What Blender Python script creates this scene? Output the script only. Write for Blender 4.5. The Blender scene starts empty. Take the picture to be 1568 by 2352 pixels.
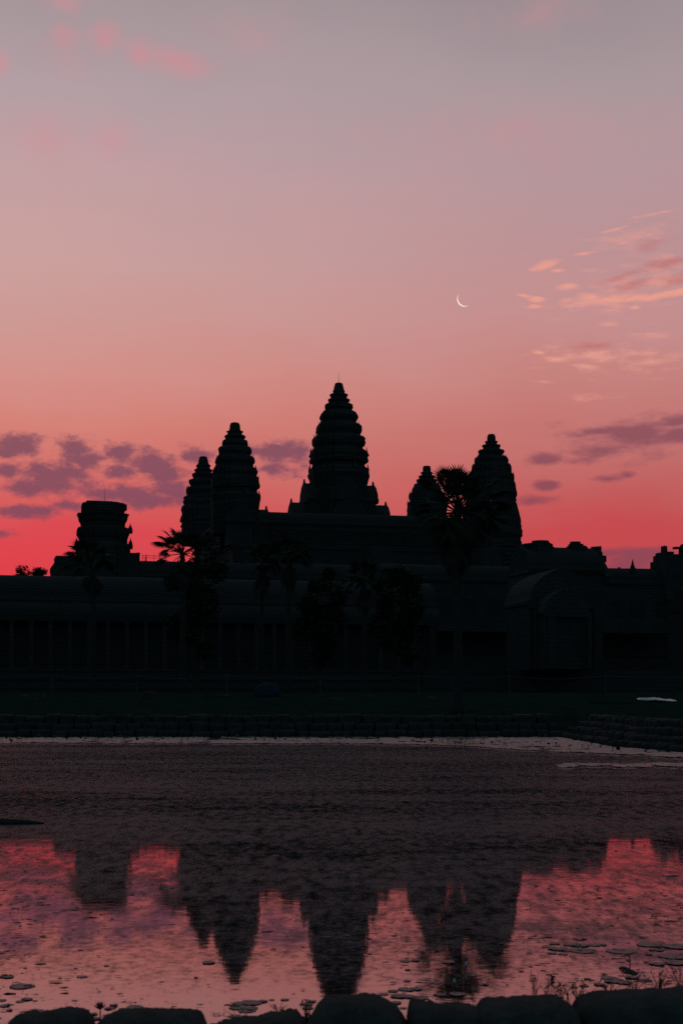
import bpy, math, random
from mathutils import Vector, Matrix, noise

C = bpy.context.scene.collection
SC = bpy.context.scene
R = math.radians
F = 3266.0            # focal length of the photograph in the pixels it was measured in (1568 x 2352)
CZ = 1.9              # eye height above the pond
HZ = 1593.0           # row of the horizon


def at(px, py, Y):
    """the point of the place seen at (px, py) that stands Y metres away"""
    return Vector(((px - 784) / F * Y, Y, CZ + (HZ - py) / F * Y))


# ------------------------------------------------------------------ camera
cam = bpy.data.cameras.new("camera")
co = bpy.data.objects.new("camera", cam)
C.objects.link(co)
SC.camera = co
co.location = (0, 0, CZ)
co.rotation_euler = (R(90), 0, 0)
cam.sensor_fit = 'VERTICAL'
cam.sensor_height = 36
cam.lens = 36 * F / 2352
cam.shift_y = (HZ - 1176) / 2352
cam.clip_start = 0.1
cam.clip_end = 12000
cam.dof.use_dof = True
cam.dof.focus_distance = 90
cam.dof.aperture_fstop = 5.6

# ------------------------------------------------------------------ exposure
SC.view_settings.view_transform = 'Standard'
SC.view_settings.look = 'None'
SC.view_settings.exposure = 0
SC.view_settings.gamma = 1
SC.view_settings.use_curve_mapping = False
SC.cycles.use_denoising = False          # leave the fine grain that the photograph has too


def lin(c):
    return tuple((v / 255 / 12.92) if v / 255 <= 0.04045 else ((v / 255 + 0.055) / 1.055) ** 2.4 for v in c)


# ------------------------------------------------------------------ world: dawn sky
world = bpy.data.worlds.new("World")
SC.world = world
world.use_nodes = True
wt = world.node_tree
wt.nodes.clear()


class NT:
    def __init__(self, tree):
        self.t = tree

    def n(self, typ, **kw):
        nd = self.t.nodes.new(typ)
        for k, v in kw.items():
            setattr(nd, k, v)
        return nd

    def put(self, sock, v):
        if hasattr(v, 'is_output') or isinstance(v, bpy.types.NodeSocket):
            self.t.links.new(v, sock)
        else:
            sock.default_value = v

    def m(self, op, a, b=0.0, c=None, clamp=False):
        nd = self.n('ShaderNodeMath', operation=op, use_clamp=clamp)
        self.put(nd.inputs[0], a)
        self.put(nd.inputs[1], b)
        if c is not None:
            self.put(nd.inputs[2], c)
        return nd.outputs[0]

    def vm(self, op, a, b=(0, 0, 0)):
        nd = self.n('ShaderNodeVectorMath', operation=op)
        self.put(nd.inputs[0], a)
        self.put(nd.inputs[1], b)
        return nd.outputs[1] if op in ('LENGTH', 'DISTANCE', 'DOT_PRODUCT') else nd.outputs[0]

    def smooth(self, x, lo, hi, a=0.0, b=1.0):
        nd = self.n('ShaderNodeMapRange', interpolation_type='SMOOTHSTEP')
        self.put(nd.inputs['Value'], x)
        nd.inputs['From Min'].default_value = lo
        nd.inputs['From Max'].default_value = hi
        nd.inputs['To Min'].default_value = a
        nd.inputs['To Max'].default_value = b
        return nd.outputs[0]

    def mix(self, fac, a, b):
        nd = self.n('ShaderNodeMix', data_type='RGBA')
        self.put(nd.inputs[0], fac)
        self.put(nd.inputs[6], a if not isinstance(a, tuple) else (*a[:3], 1))
        self.put(nd.inputs[7], b if not isinstance(b, tuple) else (*b[:3], 1))
        return nd.outputs[2]

    def noise(self, vec, scale, detail=4, rough=0.55, distortion=0.0):
        nd = self.n('ShaderNodeTexNoise')
        if vec is not None:
            self.put(nd.inputs['Vector'], vec)
        nd.inputs['Scale'].default_value = scale
        nd.inputs['Detail'].default_value = detail
        nd.inputs['Roughness'].default_value = rough
        nd.inputs['Distortion'].default_value = distortion
        return nd.outputs[0]

    def mapv(self, vec, loc=(0, 0, 0), rot=(0, 0, 0), sc=(1, 1, 1), typ='POINT'):
        nd = self.n('ShaderNodeMapping', vector_type=typ)
        self.put(nd.inputs[0], vec)
        nd.inputs[1].default_value = loc
        nd.inputs[2].default_value = rot
        nd.inputs[3].default_value = sc
        return nd.outputs[0]

    def ramp(self, fac, stops):
        nd = self.n('ShaderNodeValToRGB')
        self.put(nd.inputs[0], fac)
        el = nd.color_ramp.elements
        while len(el) < len(stops):
            el.new(0.5)
        for e, (p, c) in zip(el, stops):
            e.position = p
            e.color = (*c[:3], 1)
        return nd.outputs[0]


W = NT(wt)
geo = W.n('ShaderNodeTexCoord')
direc = W.vm('NORMALIZE', geo.outputs['Generated'])
sep = W.n('ShaderNodeSeparateXYZ')
W.put(sep.inputs[0], direc)
dx, dy, dz = sep.outputs
az = W.m('ARCTAN2', dx, dy)
el = W.m('ARCSINE', dz)
cmb = W.n('ShaderNodeCombineXYZ')
W.put(cmb.inputs[0], az)
W.put(cmb.inputs[1], el)
ae = cmb.outputs[0]


def elev(py):
    return math.atan((HZ - py) / F)


def rampstops(rows):
    out = []
    for py, c in rows:
        out.append((elev(py) / R(40), lin(c)))
    return out


rows_left = [(1593, (222, 58, 70)), (1320, (224, 65, 75)), (1240, (219, 75, 81)), (1160, (214, 97, 95)), (1060, (212, 117, 109)),
             (960, (214, 131, 120)), (860, (212, 145, 138)), (740, (206, 154, 149)), (600, (203, 161, 158)),
             (420, (194, 160, 163)), (220, (179, 159, 164)), (0, (165, 149, 153)), (-420, (108, 110, 122))]
rows_right = [(1593, (190, 64, 74)), (1320, (196, 73, 79)), (1240, (196, 75, 79)), (1160, (193, 92, 92)), (1060, (192, 109, 107)),
              (960, (195, 119, 116)), (860, (196, 130, 126)), (740, (195, 141, 141)), (600, (188, 144, 147)),
              (420, (181, 149, 154)), (220, (169, 151, 155)), (0, (154, 141, 146)), (-420, (100, 104, 116))]
efac = W.m('DIVIDE', el, R(40), clamp=True)
big = W.noise(W.mapv(ae, sc=(6, 13, 1)), 1.0, 4, 0.55)
efac2 = W.m('ADD', efac, W.m('MULTIPLY', W.m('SUBTRACT', big, 0.5), 0.085))
skyL = W.ramp(efac2, rampstops(rows_left))
skyR = W.ramp(efac2, rampstops(rows_right))
side = W.smooth(az, -0.26, 0.26)
sky = W.mix(side, skyL, skyR)


chain = [None]


def after(vec):
    """make a lookup wait for the one before it, so that the shader is evaluated one cloud at a time"""
    if chain[0] is None:
        return vec
    return W.vm('ADD', vec, W.m('MULTIPLY', chain[0], 1e-7))


def cloud_layer(blobs, nscale, namp, lo, hi, rot=0.0, seed=0.0, detail=6, rough=0.6):
    acc = None
    for b in blobs:
        px, py, rx, ry = b[:4]
        ang = b[4] if len(b) > 4 else 0
        st = b[5] if len(b) > 5 else 1.0
        a0 = math.atan((px - 784) / F)
        e0 = math.atan((HZ - py) / F * math.cos(a0))
        v = W.mapv(after(ae), loc=(a0, e0, 0), rot=(0, 0, R(ang)), sc=(rx / F, ry / F, 1), typ='TEXTURE')
        d = W.vm('LENGTH', v)
        val = W.m('MULTIPLY_ADD', d, -st, st)
        if acc is None:
            acc = val
        else:
            nd = W.n('ShaderNodeMath', operation='SMOOTH_MAX')
            W.put(nd.inputs[0], acc)
            W.put(nd.inputs[1], val)
            nd.inputs[2].default_value = 0.15
            acc = nd.outputs[0]
        chain[0] = acc
    nz = W.noise(W.mapv(after(ae), loc=(seed, seed, seed), rot=(0, 0, R(-rot)), sc=nscale), 1.0, detail, rough)
    tot = W.m('MULTIPLY_ADD', W.m('SUBTRACT', nz, 0.5), namp, acc)
    res = W.smooth(tot, lo, hi)
    chain[0] = res
    return res


dark_blobs = [(41, 1020, 50, 26), (14, 1042, 36, 14), (27, 1082, 34, 22), (174, 1034, 42, 28), (200, 1057, 52, 22), (110, 1100, 88, 36),
              (151, 1085, 46, 32), (78, 1122, 70, 18), (275, 1040, 36, 22), (284, 1085, 42, 18), (348, 1066, 68, 30),
              (384, 1088, 54, 22), (448, 1045, 38, 20), (284, 1134, 95, 24), (357, 1150, 70, 20), (60, 1175, 95, 14),
              (165, 1163, 36, 13), (641, 1040, 78, 26), (632, 1078, 50, 16, 0, .6), (398, 1122, 46, 26),
              (9, 1226, 30, 8, 0, .5)]
m_dark = cloud_layer(dark_blobs, (60, 104, 1), 3.1, -0.42, 0.60, seed=3.1, detail=8, rough=0.68)
right_dark = [(1249, 1056, 52, 22), (1255, 1115, 36, 15), (1395, 1099, 52, 13, 0, .8), (1440, 1092, 24, 9, 0, .6), (1380, 990, 110, 16, 4, .8),
              (1471, 992, 120, 28, 5, .9), (1548, 970, 90, 20, 6, .9), (1560, 997, 80, 28, 0, .9), (1410, 1030, 120, 20, 4, .65),
              (1319, 1059, 52, 13, 0, .5), (1228, 1150, 55, 12, 0, .35), (1470, 1276, 90, 24, 0, 1.0), (1470, 1000, 200, 50, 4, .5),
              (1440, 1298, 130, 38, 0, 1.1), (1400, 1272, 70, 16, 0, .8)]
m_rdark = cloud_layer(right_dark, (38, 95, 1), 1.7, -0.12, 0.72, rot=4, seed=8.3, detail=5)
orange = [(1252, 609, 46, 13, 14), (1341, 582, 32, 6, 4), (1279, 621, 22, 6), (1202, 679, 22, 6, -8), (1234, 688, 26, 9, -6),
          (1226, 704, 28, 7), (1357, 682, 50, 15, -8), (1400, 688, 110, 17, 5), (1458, 683, 60, 12, 6), (1525, 677, 110, 13, 6),
          (1565, 669, 30, 12, 7), (1458, 706, 20, 6), (1303, 659, 40, 11, 8, .8), (1415, 526, 55, 5, 10, .6), (1429, 558, 30, 5, 8, .6),
          (1520, 487, 90, 5, 7, .6), (1300, 690, 40, 9, 6, .5), (1239, 810, 28, 6, -12, .8), (1276, 826, 46, 10, -10, .8), (1362, 818, 100, 20, -4, .75),
          (1349, 842, 60, 11, -8, .7), (1500, 770, 70, 14, 2, .4), (1490, 830, 90, 14, 0, .45), (1400, 745, 40, 8, 0, .4),
          (1250, 877, 30, 5, -4, .5), (1360, 915, 90, 10, 0, .4), (1450, 545, 120, 30, 8, .4), (1290, 700, 60, 12, 0, .4), (1470, 660, 190, 70, 8, .40), (1430, 825, 200, 40, -3, .36)]
m_or = cloud_layer(orange, (62, 230, 1), 1.7, 0.0, 0.95, rot=7, seed=14.7, detail=7)
redb = [(1415, 640, 85, 13, 14), (1522, 606, 95, 20, 9), (1560, 640, 60, 20, 9), (1362, 794, 70, 14, 0), (1450, 655, 90, 16, 9), (1500, 560, 80, 20, 8, .6)]
m_red = cloud_layer(redb, (50, 190, 1), 1.2, 0.1, 0.95, rot=8, seed=21.2, detail=4)
pinkb = [(150, 8, 60, 30), (150, 85, 42, 36), (243, 87, 48, 44), (322, 126, 52, 38, 0, 1.1), (415, 145, 110, 36, -6, 1.25), (0, 145, 34, 30), (105, 318, 80, 70, 0, .5),
         (1245, 30, 120, 38, 0, .3), (255, 320, 60, 40, 0, .4), (150, 130, 50, 40, 0, .4), (560, 80, 90, 40, 0, .3), (1180, 290, 260, 60, 0, .3)]
m_pink = cloud_layer(pinkb, (30, 46, 1), 1.4, -0.25, 1.25, seed=5.5, detail=4)

sky = W.mix(W.m('MULTIPLY', m_pink, 0.52), sky, lin((216, 138, 146)))
sky = W.mix(W.m('MULTIPLY', m_red, 0.55), sky, lin((188, 104, 104)))
sky = W.mix(W.m('MULTIPLY', m_or, 0.95), sky, lin((232, 158, 142)))
sky = W.mix(W.m('MULTIPLY', m_rdark, 0.74), sky, lin((122, 70, 87)))
sky = W.mix(W.m('MULTIPLY', m_dark, 0.85), sky, lin((121, 74, 94)))
# the western half of the sky is still night
glow = W.vm('DOT_PRODUCT', direc, (0.0, math.cos(R(11)), math.sin(R(11))))
night = W.smooth(glow, 0.942, 0.83)
sky = W.mix(night, sky, (0.046, 0.088, 0.116))
below = W.smooth(dz, -0.001, -0.03)
sky = W.mix(below, sky, (0.004, 0.006, 0.007))
bg = W.n('ShaderNodeBackground')
W.put(bg.inputs[0], sky)
bg.inputs[1].default_value = 1.0
wo = W.n('ShaderNodeOutputWorld')
W.put(wo.inputs[0], bg.outputs[0])


# ------------------------------------------------------------------ materials
def material(name):
    m = bpy.data.materials.new(name)
    m.use_nodes = True
    m.node_tree.nodes.clear()
    T = NT(m.node_tree)
    out = T.n('ShaderNodeOutputMaterial')
    return m, T, out


def simple(name, c1, c2, scale=4.0, rough=0.85, bump=0.3, spec=0.3, detail=6, dist=0.05):
    m, T, out = material(name)
    tc = T.n('ShaderNodeTexCoord').outputs['Object']
    n1 = T.noise(tc, scale, detail, 0.62)
    n2 = T.noise(tc, scale * 5.3, 4, 0.6)
    f = T.smooth(T.m('MULTIPLY_ADD', n2, 0.35, T.m('MULTIPLY', n1, 0.65)), 0.38, 0.62)
    col = T.mix(f, c1, c2)
    p = T.n('ShaderNodeBsdfPrincipled')
    T.put(p.inputs['Base Color'], col)
    p.inputs['Roughness'].default_value = rough
    p.inputs['Specular IOR Level'].default_value = spec
    if bump:
        b = T.n('ShaderNodeBump')
        b.inputs['Strength'].default_value = bump
        b.inputs['Distance'].default_value = dist
        T.put(b.inputs['Height'], T.m('ADD', n1, T.m('MULTIPLY', n2, 0.4)))
        T.put(p.inputs['Normal'], b.outputs[0])
    T.put(out.inputs[0], p.outputs[0])
    return m


def masonry(name, c1, c2, bw, bh):
    """weathered courses of sandstone blocks"""
    m, T, out = material(name)
    tc = T.n('ShaderNodeTexCoord').outputs['Object']
    s = T.n('ShaderNodeSeparateXYZ')
    T.put(s.inputs[0], tc)
    h = T.m('ADD', s.outputs[0], T.m('MULTIPLY', s.outputs[1], 0.73))
    cb = T.n('ShaderNodeCombineXYZ')
    T.put(cb.inputs[0], h)
    T.put(cb.inputs[1], s.outputs[2])
    br = T.n('ShaderNodeTexBrick')
    T.put(br.inputs['Vector'], cb.outputs[0])
    br.inputs['Color1'].default_value = (*c1, 1)
    br.inputs['Color2'].default_value = (*c2, 1)
    br.inputs['Mortar'].default_value = (c1[0] * .35, c1[1] * .35, c1[2] * .35, 1)
    br.inputs['Scale'].default_value = 1
    br.inputs['Mortar Size'].default_value = 0.025
    br.inputs['Brick Width'].default_value = bw
    br.inputs['Row Height'].default_value = bh
    n1 = T.noise(tc, 0.55, 6, 0.65)
    n2 = T.noise(tc, 3.0, 5, 0.65)
    stain = T.smooth(n1, 0.40, 0.66)
    col = T.mix(T.m('MULTIPLY', stain, 0.65), br.outputs[0], (0.036, 0.040, 0.038))
    p = T.n('ShaderNodeBsdfPrincipled')
    T.put(p.inputs['Base Color'], col)
    p.inputs['Roughness'].default_value = 0.92
    p.inputs['Specular IOR Level'].default_value = 0.2
    b = T.n('ShaderNodeBump')
    b.inputs['Strength'].default_value = 0.7
    b.inputs['Distance'].default_value = 0.12
    T.put(b.inputs['Height'], T.m('ADD', n2, T.m('MULTIPLY', br.outputs[1], -0.6)))
    T.put(p.inputs['Normal'], b.outputs[0])
    T.put(out.inputs[0], p.outputs[0])
    return m


M = {}
M['stone'] = masonry('weathered_sandstone', (0.062, 0.062, 0.059), (0.052, 0.052, 0.050), 1.3, 0.5)
M['stone_roof'] = masonry('sandstone_roof', (0.040, 0.040, 0.038), (0.035, 0.035, 0.033), 0.7, 0.35)
M['laterite'] = simple('laterite', (0.035, 0.032, 0.030), (0.065, 0.058, 0.054), 2.5, 0.95, 0.8, 0.15)
M['rock'] = simple('mossy_rock', (0.030, 0.034, 0.028), (0.062, 0.060, 0.054), 9, 0.95, 0.6, 0.15, dist=0.015)
M['grass'] = simple('grass_ground', (0.014, 0.028, 0.020), (0.027, 0.045, 0.032), 1.2, 0.95, 0.8, 0.0, dist=0.08)
M['blade'] = simple('grass_blade', (0.045, 0.075, 0.03), (0.08, 0.10, 0.045), 7, 0.7, 0, 0.2)
M['leaf'] = simple('palm_leaf', (0.024, 0.040, 0.024), (0.042, 0.058, 0.034), 3, 0.65, 0, 0.15)
M['deadleaf'] = simple('dead_palm_leaf', (0.045, 0.042, 0.034), (0.075, 0.068, 0.054), 3, 0.85, 0, 0.15)
M['bark'] = simple('palm_bark', (0.032, 0.031, 0.029), (0.055, 0.052, 0.048), 6, 0.95, 0.6, 0.1)
M['foliage'] = simple('foliage', (0.024, 0.038, 0.024), (0.045, 0.058, 0.034), 0.8, 0.8, 0, 0.1)
M['metal'] = simple('dull_iron', (0.08, 0.08, 0.085), (0.14, 0.14, 0.14), 5, 0.5, 0, 0.4)
M['wood'] = simple('grey_wood', (0.05, 0.05, 0.047), (0.085, 0.082, 0.075), 6, 0.9, 0.3, 0.15)
M['rope'] = simple('rope', (0.08, 0.08, 0.075), (0.13, 0.125, 0.115), 20, 0.9, 0, 0.1)
M['tarp'] = simple('blue_tarpaulin', (0.022, 0.032, 0.055), (0.034, 0.046, 0.075), 3, 0.8, 0.5, 0.05)
M['sheet'] = simple('pale_sheet', (0.55, 0.52, 0.51), (0.68, 0.65, 0.63), 5, 0.35, 0.2, 0.5)
M['petal'] = simple('red_petal', (0.30, 0.02, 0.06), (0.45, 0.05, 0.10), 30, 0.5, 0, 0.3)
M['stem'] = simple('plant_stem', (0.05, 0.06, 0.035), (0.08, 0.08, 0.045), 20, 0.6, 0, 0.2)
M['bud'] = simple('pale_bud', (0.6, 0.5, 0.5), (0.75, 0.62, 0.62), 30, 0.5, 0, 0.3)
M['darkleaf'] = simple('withered_leaf', (0.03, 0.03, 0.022), (0.06, 0.05, 0.035), 20, 0.7, 0, 0.2)


def pad_material(name, c1, c2, rough):
    m, T, out = material(name)
    tc = T.n('ShaderNodeTexCoord').outputs['Object']
    n1 = T.noise(tc, 14, 4, 0.6)
    p = T.n('ShaderNodeBsdfPrincipled')
    T.put(p.inputs['Base Color'], T.mix(T.smooth(n1, .35, .65), c1, c2))
    p.inputs['Roughness'].default_value = rough
    p.inputs['Specular IOR Level'].default_value = 0.5
    T.put(out.inputs[0], p.outputs[0])
    return m


M['pad'] = pad_material('lily_pad_leaf', (0.040, 0.042, 0.042), (0.072, 0.070, 0.068), 0.45)
M['carpet'] = pad_material('lily_carpet', (0.06, 0.06, 0.05), (0.11, 0.105, 0.095), 0.4)
M['scum'] = pad_material('floating_leaf', (0.03, 0.032, 0.024), (0.07, 0.06, 0.05), 0.6)


def water_material():
    m, T, out = material('pond_water')
    tc = T.n('ShaderNodeTexCoord').outputs['Object']
    s = T.n('ShaderNodeSeparateXYZ')
    T.put(s.inputs[0], tc)
    # faint ripples
    r1 = T.noise(T.mapv(tc, sc=(1.0, 1.5, 1)), 5.0, 3, 0.5)
    r2 = T.noise(T.mapv(tc, sc=(0.8, 1.6, 1)), 1.1, 2, 0.5)
    patch = T.noise(T.mapv(tc, loc=(7, 3, 0), sc=(0.12, 0.32, 1)), 1.0, 4, 0.6)
    b = T.n('ShaderNodeBump')
    b.inputs['Strength'].default_value = 0.008
    b.inputs['Distance'].default_value = 0.05
    T.put(b.inputs['Height'], T.m('ADD', r1, T.m('MULTIPLY', r2, 1.4)))
    gl = T.n('ShaderNodeBsdfGlossy')
    gl.inputs['Roughness'].default_value = 0.032
    gl.inputs['Color'].default_value = (0.88, 0.84, 0.90, 1)
    T.put(gl.inputs['Normal'], b.outputs[0])
    df = T.n('ShaderNodeBsdfDiffuse')
    df.inputs['Color'].default_value = (0.02, 0.022, 0.02, 1)
    fr = T.n('ShaderNodeFresnel')
    fr.inputs['IOR'].default_value = 1.33
    T.put(fr.inputs['Normal'], b.outputs[0])
    fac = T.m('MULTIPLY_ADD', fr.outputs[0], 0.62, 0.35)
    mx = T.n('ShaderNodeMixShader')
    T.put(mx.inputs[0], fac)
    T.put(mx.inputs[1], df.outputs[0])
    T.put(mx.inputs[2], gl.outputs[0])
    # duckweed and scum that floats on it, thick far out and thin by the near bank
    near = T.noise(T.mapv(tc, sc=(1.0, 0.9, 1)), 11.0, 4, 0.7)
    far = T.noise(T.mapv(tc, sc=(1.5, 0.5, 1)), 4.4, 5, 0.75)
    w2 = T.noise(T.mapv(tc, sc=(0.7, 1.1, 1)), 0.9, 3, 0.6)
    cov = T.smooth(s.outputs[1], 7.2, 14.5, 0.0, 1.0)
    w1 = T.m('ADD', T.m('MULTIPLY', near, T.m('MULTIPLY_ADD', cov, -0.6, 0.8)), T.m('MULTIPLY', far, T.m('MULTIPLY_ADD', cov, 0.6, 0.2)))
    amount = T.m('ADD', T.m('MULTIPLY_ADD', cov, 0.155, -0.055), T.m('MULTIPLY', T.m('SUBTRACT', patch, 0.5), 0.36))
    amount = T.m('ADD', amount, T.m('MULTIPLY', T.m('SUBTRACT', w2, 0.5), 0.20))
    weed = T.smooth(T.m('ADD', w1, amount), 0.43, 0.71)
    wd = T.n('ShaderNodeBsdfPrincipled')
    T.put(wd.inputs['Base Color'], T.mix(T.noise(tc, 3.0, 3, 0.6), (0.075, 0.064, 0.068), (0.125, 0.105, 0.112)))
    wd.inputs['Roughness'].default_value = 0.45
    wd.inputs['Specular IOR Level'].default_value = 0.02
    b2 = T.n('ShaderNodeBump')
    b2.inputs['Strength'].default_value = 0.5
    b2.inputs['Distance'].default_value = 0.02
    T.put(b2.inputs['Height'], w1)
    T.put(wd.inputs['Normal'], b2.outputs[0])
    mx2 = T.n('ShaderNodeMixShader')
    T.put(mx2.inputs[0], T.m('MULTIPLY', weed, 0.85))
    T.put(mx2.inputs[1], mx.outputs[0])
    T.put(mx2.inputs[2], wd.outputs[0])
    T.put(out.inputs[0], mx2.outputs[0])
    return m


M['water'] = water_material()

mm, T, out = material('moonlight')
em = T.n('ShaderNodeEmission')
em.inputs[0].default_value = (1.0, 0.90, 0.78, 1)
em.inputs[1].default_value = 1.0
T.put(out.inputs[0], em.outputs[0])
M['moon'] = mm


# ------------------------------------------------------------------ mesh helpers
class MB:
    def __init__(self):
        self.v = []
        self.f = []

    def add(self, vs, fs):
        o = len(self.v)
        self.v += [tuple(p) for p in vs]
        self.f += [tuple(i + o for i in f) for f in fs]

    def box(self, c, s, rot=None, jit=0.0, rng=None):
        vs = []
        for sx in (-1, 1):
            for sy in (-1, 1):
                for sz in (-1, 1):
                    p = Vector((sx * s[0] / 2, sy * s[1] / 2, sz * s[2] / 2))
                    if jit:
                        p += Vector((rng.uniform(-jit, jit), rng.uniform(-jit, jit), rng.uniform(-jit, jit)))
                    if rot is not None:
                        p = rot @ p
                    vs.append(p + Vector(c))
        self.add(vs, [(0, 1, 3, 2), (4, 6, 7, 5), (0, 4, 5, 1), (2, 3, 7, 6), (0, 2, 6, 4), (1, 5, 7, 3)])

    def loft(self, rings, cap=True):
        n = len(rings[0])
        vs = [p for r in rings for p in r]
        fs = []
        for k in range(len(rings) - 1):
            for i in range(n):
                j = (i + 1) % n
                fs.append((k * n + i, k * n + j, (k + 1) * n + j, (k + 1) * n + i))
        if cap:
            fs.append(tuple(range(n - 1, -1, -1)))
            fs.append(tuple((len(rings) - 1) * n + i for i in range(n)))
        self.add(vs, fs)

    def tube(self, pts, rad, n=8, cap=True):
        rings = []
        for k, p in enumerate(pts):
            p = Vector(p)
            a = Vector(pts[max(k - 1, 0)])
            b = Vector(pts[min(k + 1, len(pts) - 1)])
            t = (b - a).normalized()
            up = Vector((0, 0, 1)) if abs(t.z) < 0.9 else Vector((0, 1, 0))
            u = t.cross(up).normalized()
            w = u.cross(t)
            r = rad[k] if isinstance(rad, (list, tuple)) else rad
            rings.append([p + (u * math.cos(2 * math.pi * i / n) + w * math.sin(2 * math.pi * i / n)) * r for i in range(n)])
        self.loft(rings, cap)

    def mesh(self, name, mat):
        me = bpy.data.meshes.new(name)
        me.from_pydata(self.v, [], self.f)
        me.materials.append(mat)
        me.update()
        return me

    def build(self, name, mat, parent=None, smooth=False):
        me = self.mesh(name, mat)
        if smooth:
            for p in me.polygons:
                p.use_smooth = True
        o = bpy.data.objects.new(name, me)
        C.objects.link(o)
        if parent is not None:
            o.parent = parent
        return o


def tag(o, label=None, cat=None, group=None, kind=None):
    if label:
        o['label'] = label
    if cat:
        o['category'] = cat
    if group:
        o['group'] = group
    if kind:
        o['kind'] = kind
    return o


def thing(name, loc, label, cat, group=None, rotz=0.0):
    o = bpy.data.objects.new(name, None)
    C.objects.link(o)
    o.empty_display_size = 0.2
    o.location = loc
    o.rotation_euler = (0, 0, rotz)
    return tag(o, label, cat, group)


def fbm(p, s=1.0, o=4):
    return noise.fractal(Vector(p) * s, 0.6, 2.1, o)


# ------------------------------------------------------------------ ground and pond
def right_edge(y):
    pts = [(6, 11.4), (30, 11.3), (45, 10.8), (50, 9.5), (61, 9.3), (70, 9.3)]
    if y <= pts[0][0]:
        return pts[0][1]
    for (a, xa), (b, xb) in zip(pts, pts[1:]):
        if y <= b:
            return xa + (xb - xa) * (y - a) / (b - a)
    return pts[-1][1]


def land(x, y):
    """height of the dry ground"""
    if y < 7.0:
        return 0.42
    far = 0.93 + 0.05 * min(max(y - 63.0, 0), 19.4)
    side_ = 0.93 + 0.02 * min(max(x - 12, 0), 30)
    return max(far, side_ if x > 11 else 0.93) if y > 20 else 0.42 + (side_ - .42) * max(0, (y - 7) / 13)


def ground_z(x, y):
    d = min(61.6 - y, right_edge(y) + 0.7 - x, x + 45)        # metres inside the pond's walls
    near = y - 6.2
    if d > 0 and near > 0:
        z = max(-0.7, 0.42 - near * 0.36)
        if d < 0.8:
            z = min(z, 0.0) - 0.0
        return z + 0.03 * fbm((x, y, 0), 1.5)
    z = land(x, y)
    if d > -2.4 and y > 8:                                    # below the tops of the stone courses
        z = min(z, 0.93 + min(0, (-d - 2.4)) * 0.45)
        z = max(z - 0.06, -0.7)
    bump = 0.06 * fbm((x, y, 3), 0.35) + 0.03 * fbm((x, y, 9), 1.7)
    return z + bump * (1 if y < 150 else 0.5)


def spaced(a, b, n):
    return [a + (b - a) * i / n for i in range(n)]


xs = [-3000, -1200, -500, -250, -140, -90, -60] + spaced(-46, -20, 14) + spaced(-20, 8, 56) + spaced(8, 16, 32) + spaced(16, 40, 16) + [40, 60, 90, 140, 250, 500, 1200, 3000]
ys = [-600, -100, -30, -10, -3, 0] + spaced(2, 10, 28) + spaced(10, 60, 40) + spaced(60, 66, 24) + spaced(66, 90, 36) + spaced(90, 160, 20) + [160, 220, 300, 500, 1000, 2000, 4000]
g = MB()
g.v = [(x, y, ground_z(x, y)) for y in ys for x in xs]
nx = len(xs)
g.f = [(j * nx + i, j * nx + i + 1, (j + 1) * nx + i + 1, (j + 1) * nx + i) for j in range(len(ys) - 1) for i in range(nx - 1)]
tag(g.build('ground', M['grass'], smooth=True), kind='structure')

w = MB()
w.add([(-46, 5.0, 0), (11.9, 5.0, 0), (11.9, 44, 0), (10.4, 50, 0), (10.2, 62.2, 0), (-46, 62.2, 0)], [(0, 1, 2, 3, 4, 5)])
tag(w.build('water', M['water']), kind='structure')


# ------------------------------------------------------------------ stone banks of the pond
def rough_block(mb, c, s, ang, rng):
    """a worn block with rounded shoulders"""
    rot = Matrix.Rotation(ang, 3, 'Z')
    n, rings = 12, []
    for zz, sc_ in ((-0.5, .96), (-0.3, 1.0), (0.28, 1.0), (0.42, .95), (0.5, .82)):
        ring = []
        for i in range(n):
            t = 2 * math.pi * i / n + 0.26
            cx, cy = math.cos(t), math.sin(t)
            k = (abs(cx) ** 5 + abs(cy) ** 5) ** (-1 / 5)
            p = Vector((cx * k * s[0] / 2 * sc_, cy * k * s[1] / 2 * sc_, zz * s[2]))
            p += Vector((0, 0, 0.035 * fbm((c[0] + p.x * 2, c[1] + p.y, zz), 2.0)))
            p *= 1 + rng.uniform(-.03, .03)
            ring.append(Vector(c) + rot @ p)
        rings.append(ring)
    mb.loft(rings)


def embankment(name, label, p0, p1, inward, courses, seed):
    rng = random.Random(seed)
    p0, p1 = Vector(p0), Vector(p1)
    d = (p1 - p0)
    L = d.length
    d.normalize()
    ang = math.atan2(d.y, d.x)
    o = thing(name, (p0 + p1) / 2, label, 'stone bank')
    for k, (setback, z0, z1) in enumerate(courses):
        mb = MB()
        s = 0.0
        while s < L:
            wdt = rng.uniform(0.45, 1.1)
            h = (z1 - z0) * rng.uniform(.9, 1.06)
            c = p0 + d * (s + wdt / 2) - Vector(inward) * (setback + 0.45 + rng.uniform(-.05, .05))
            rough_block(mb, (c.x - o.location.x, c.y - o.location.y, z0 + h / 2), (wdt * rng.uniform(.97, 1.03), 0.95, h), ang + rng.uniform(-.03, .03), rng)
            s += wdt
        mb.build('stone_course', M['laterite'], o)
    return o


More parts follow.
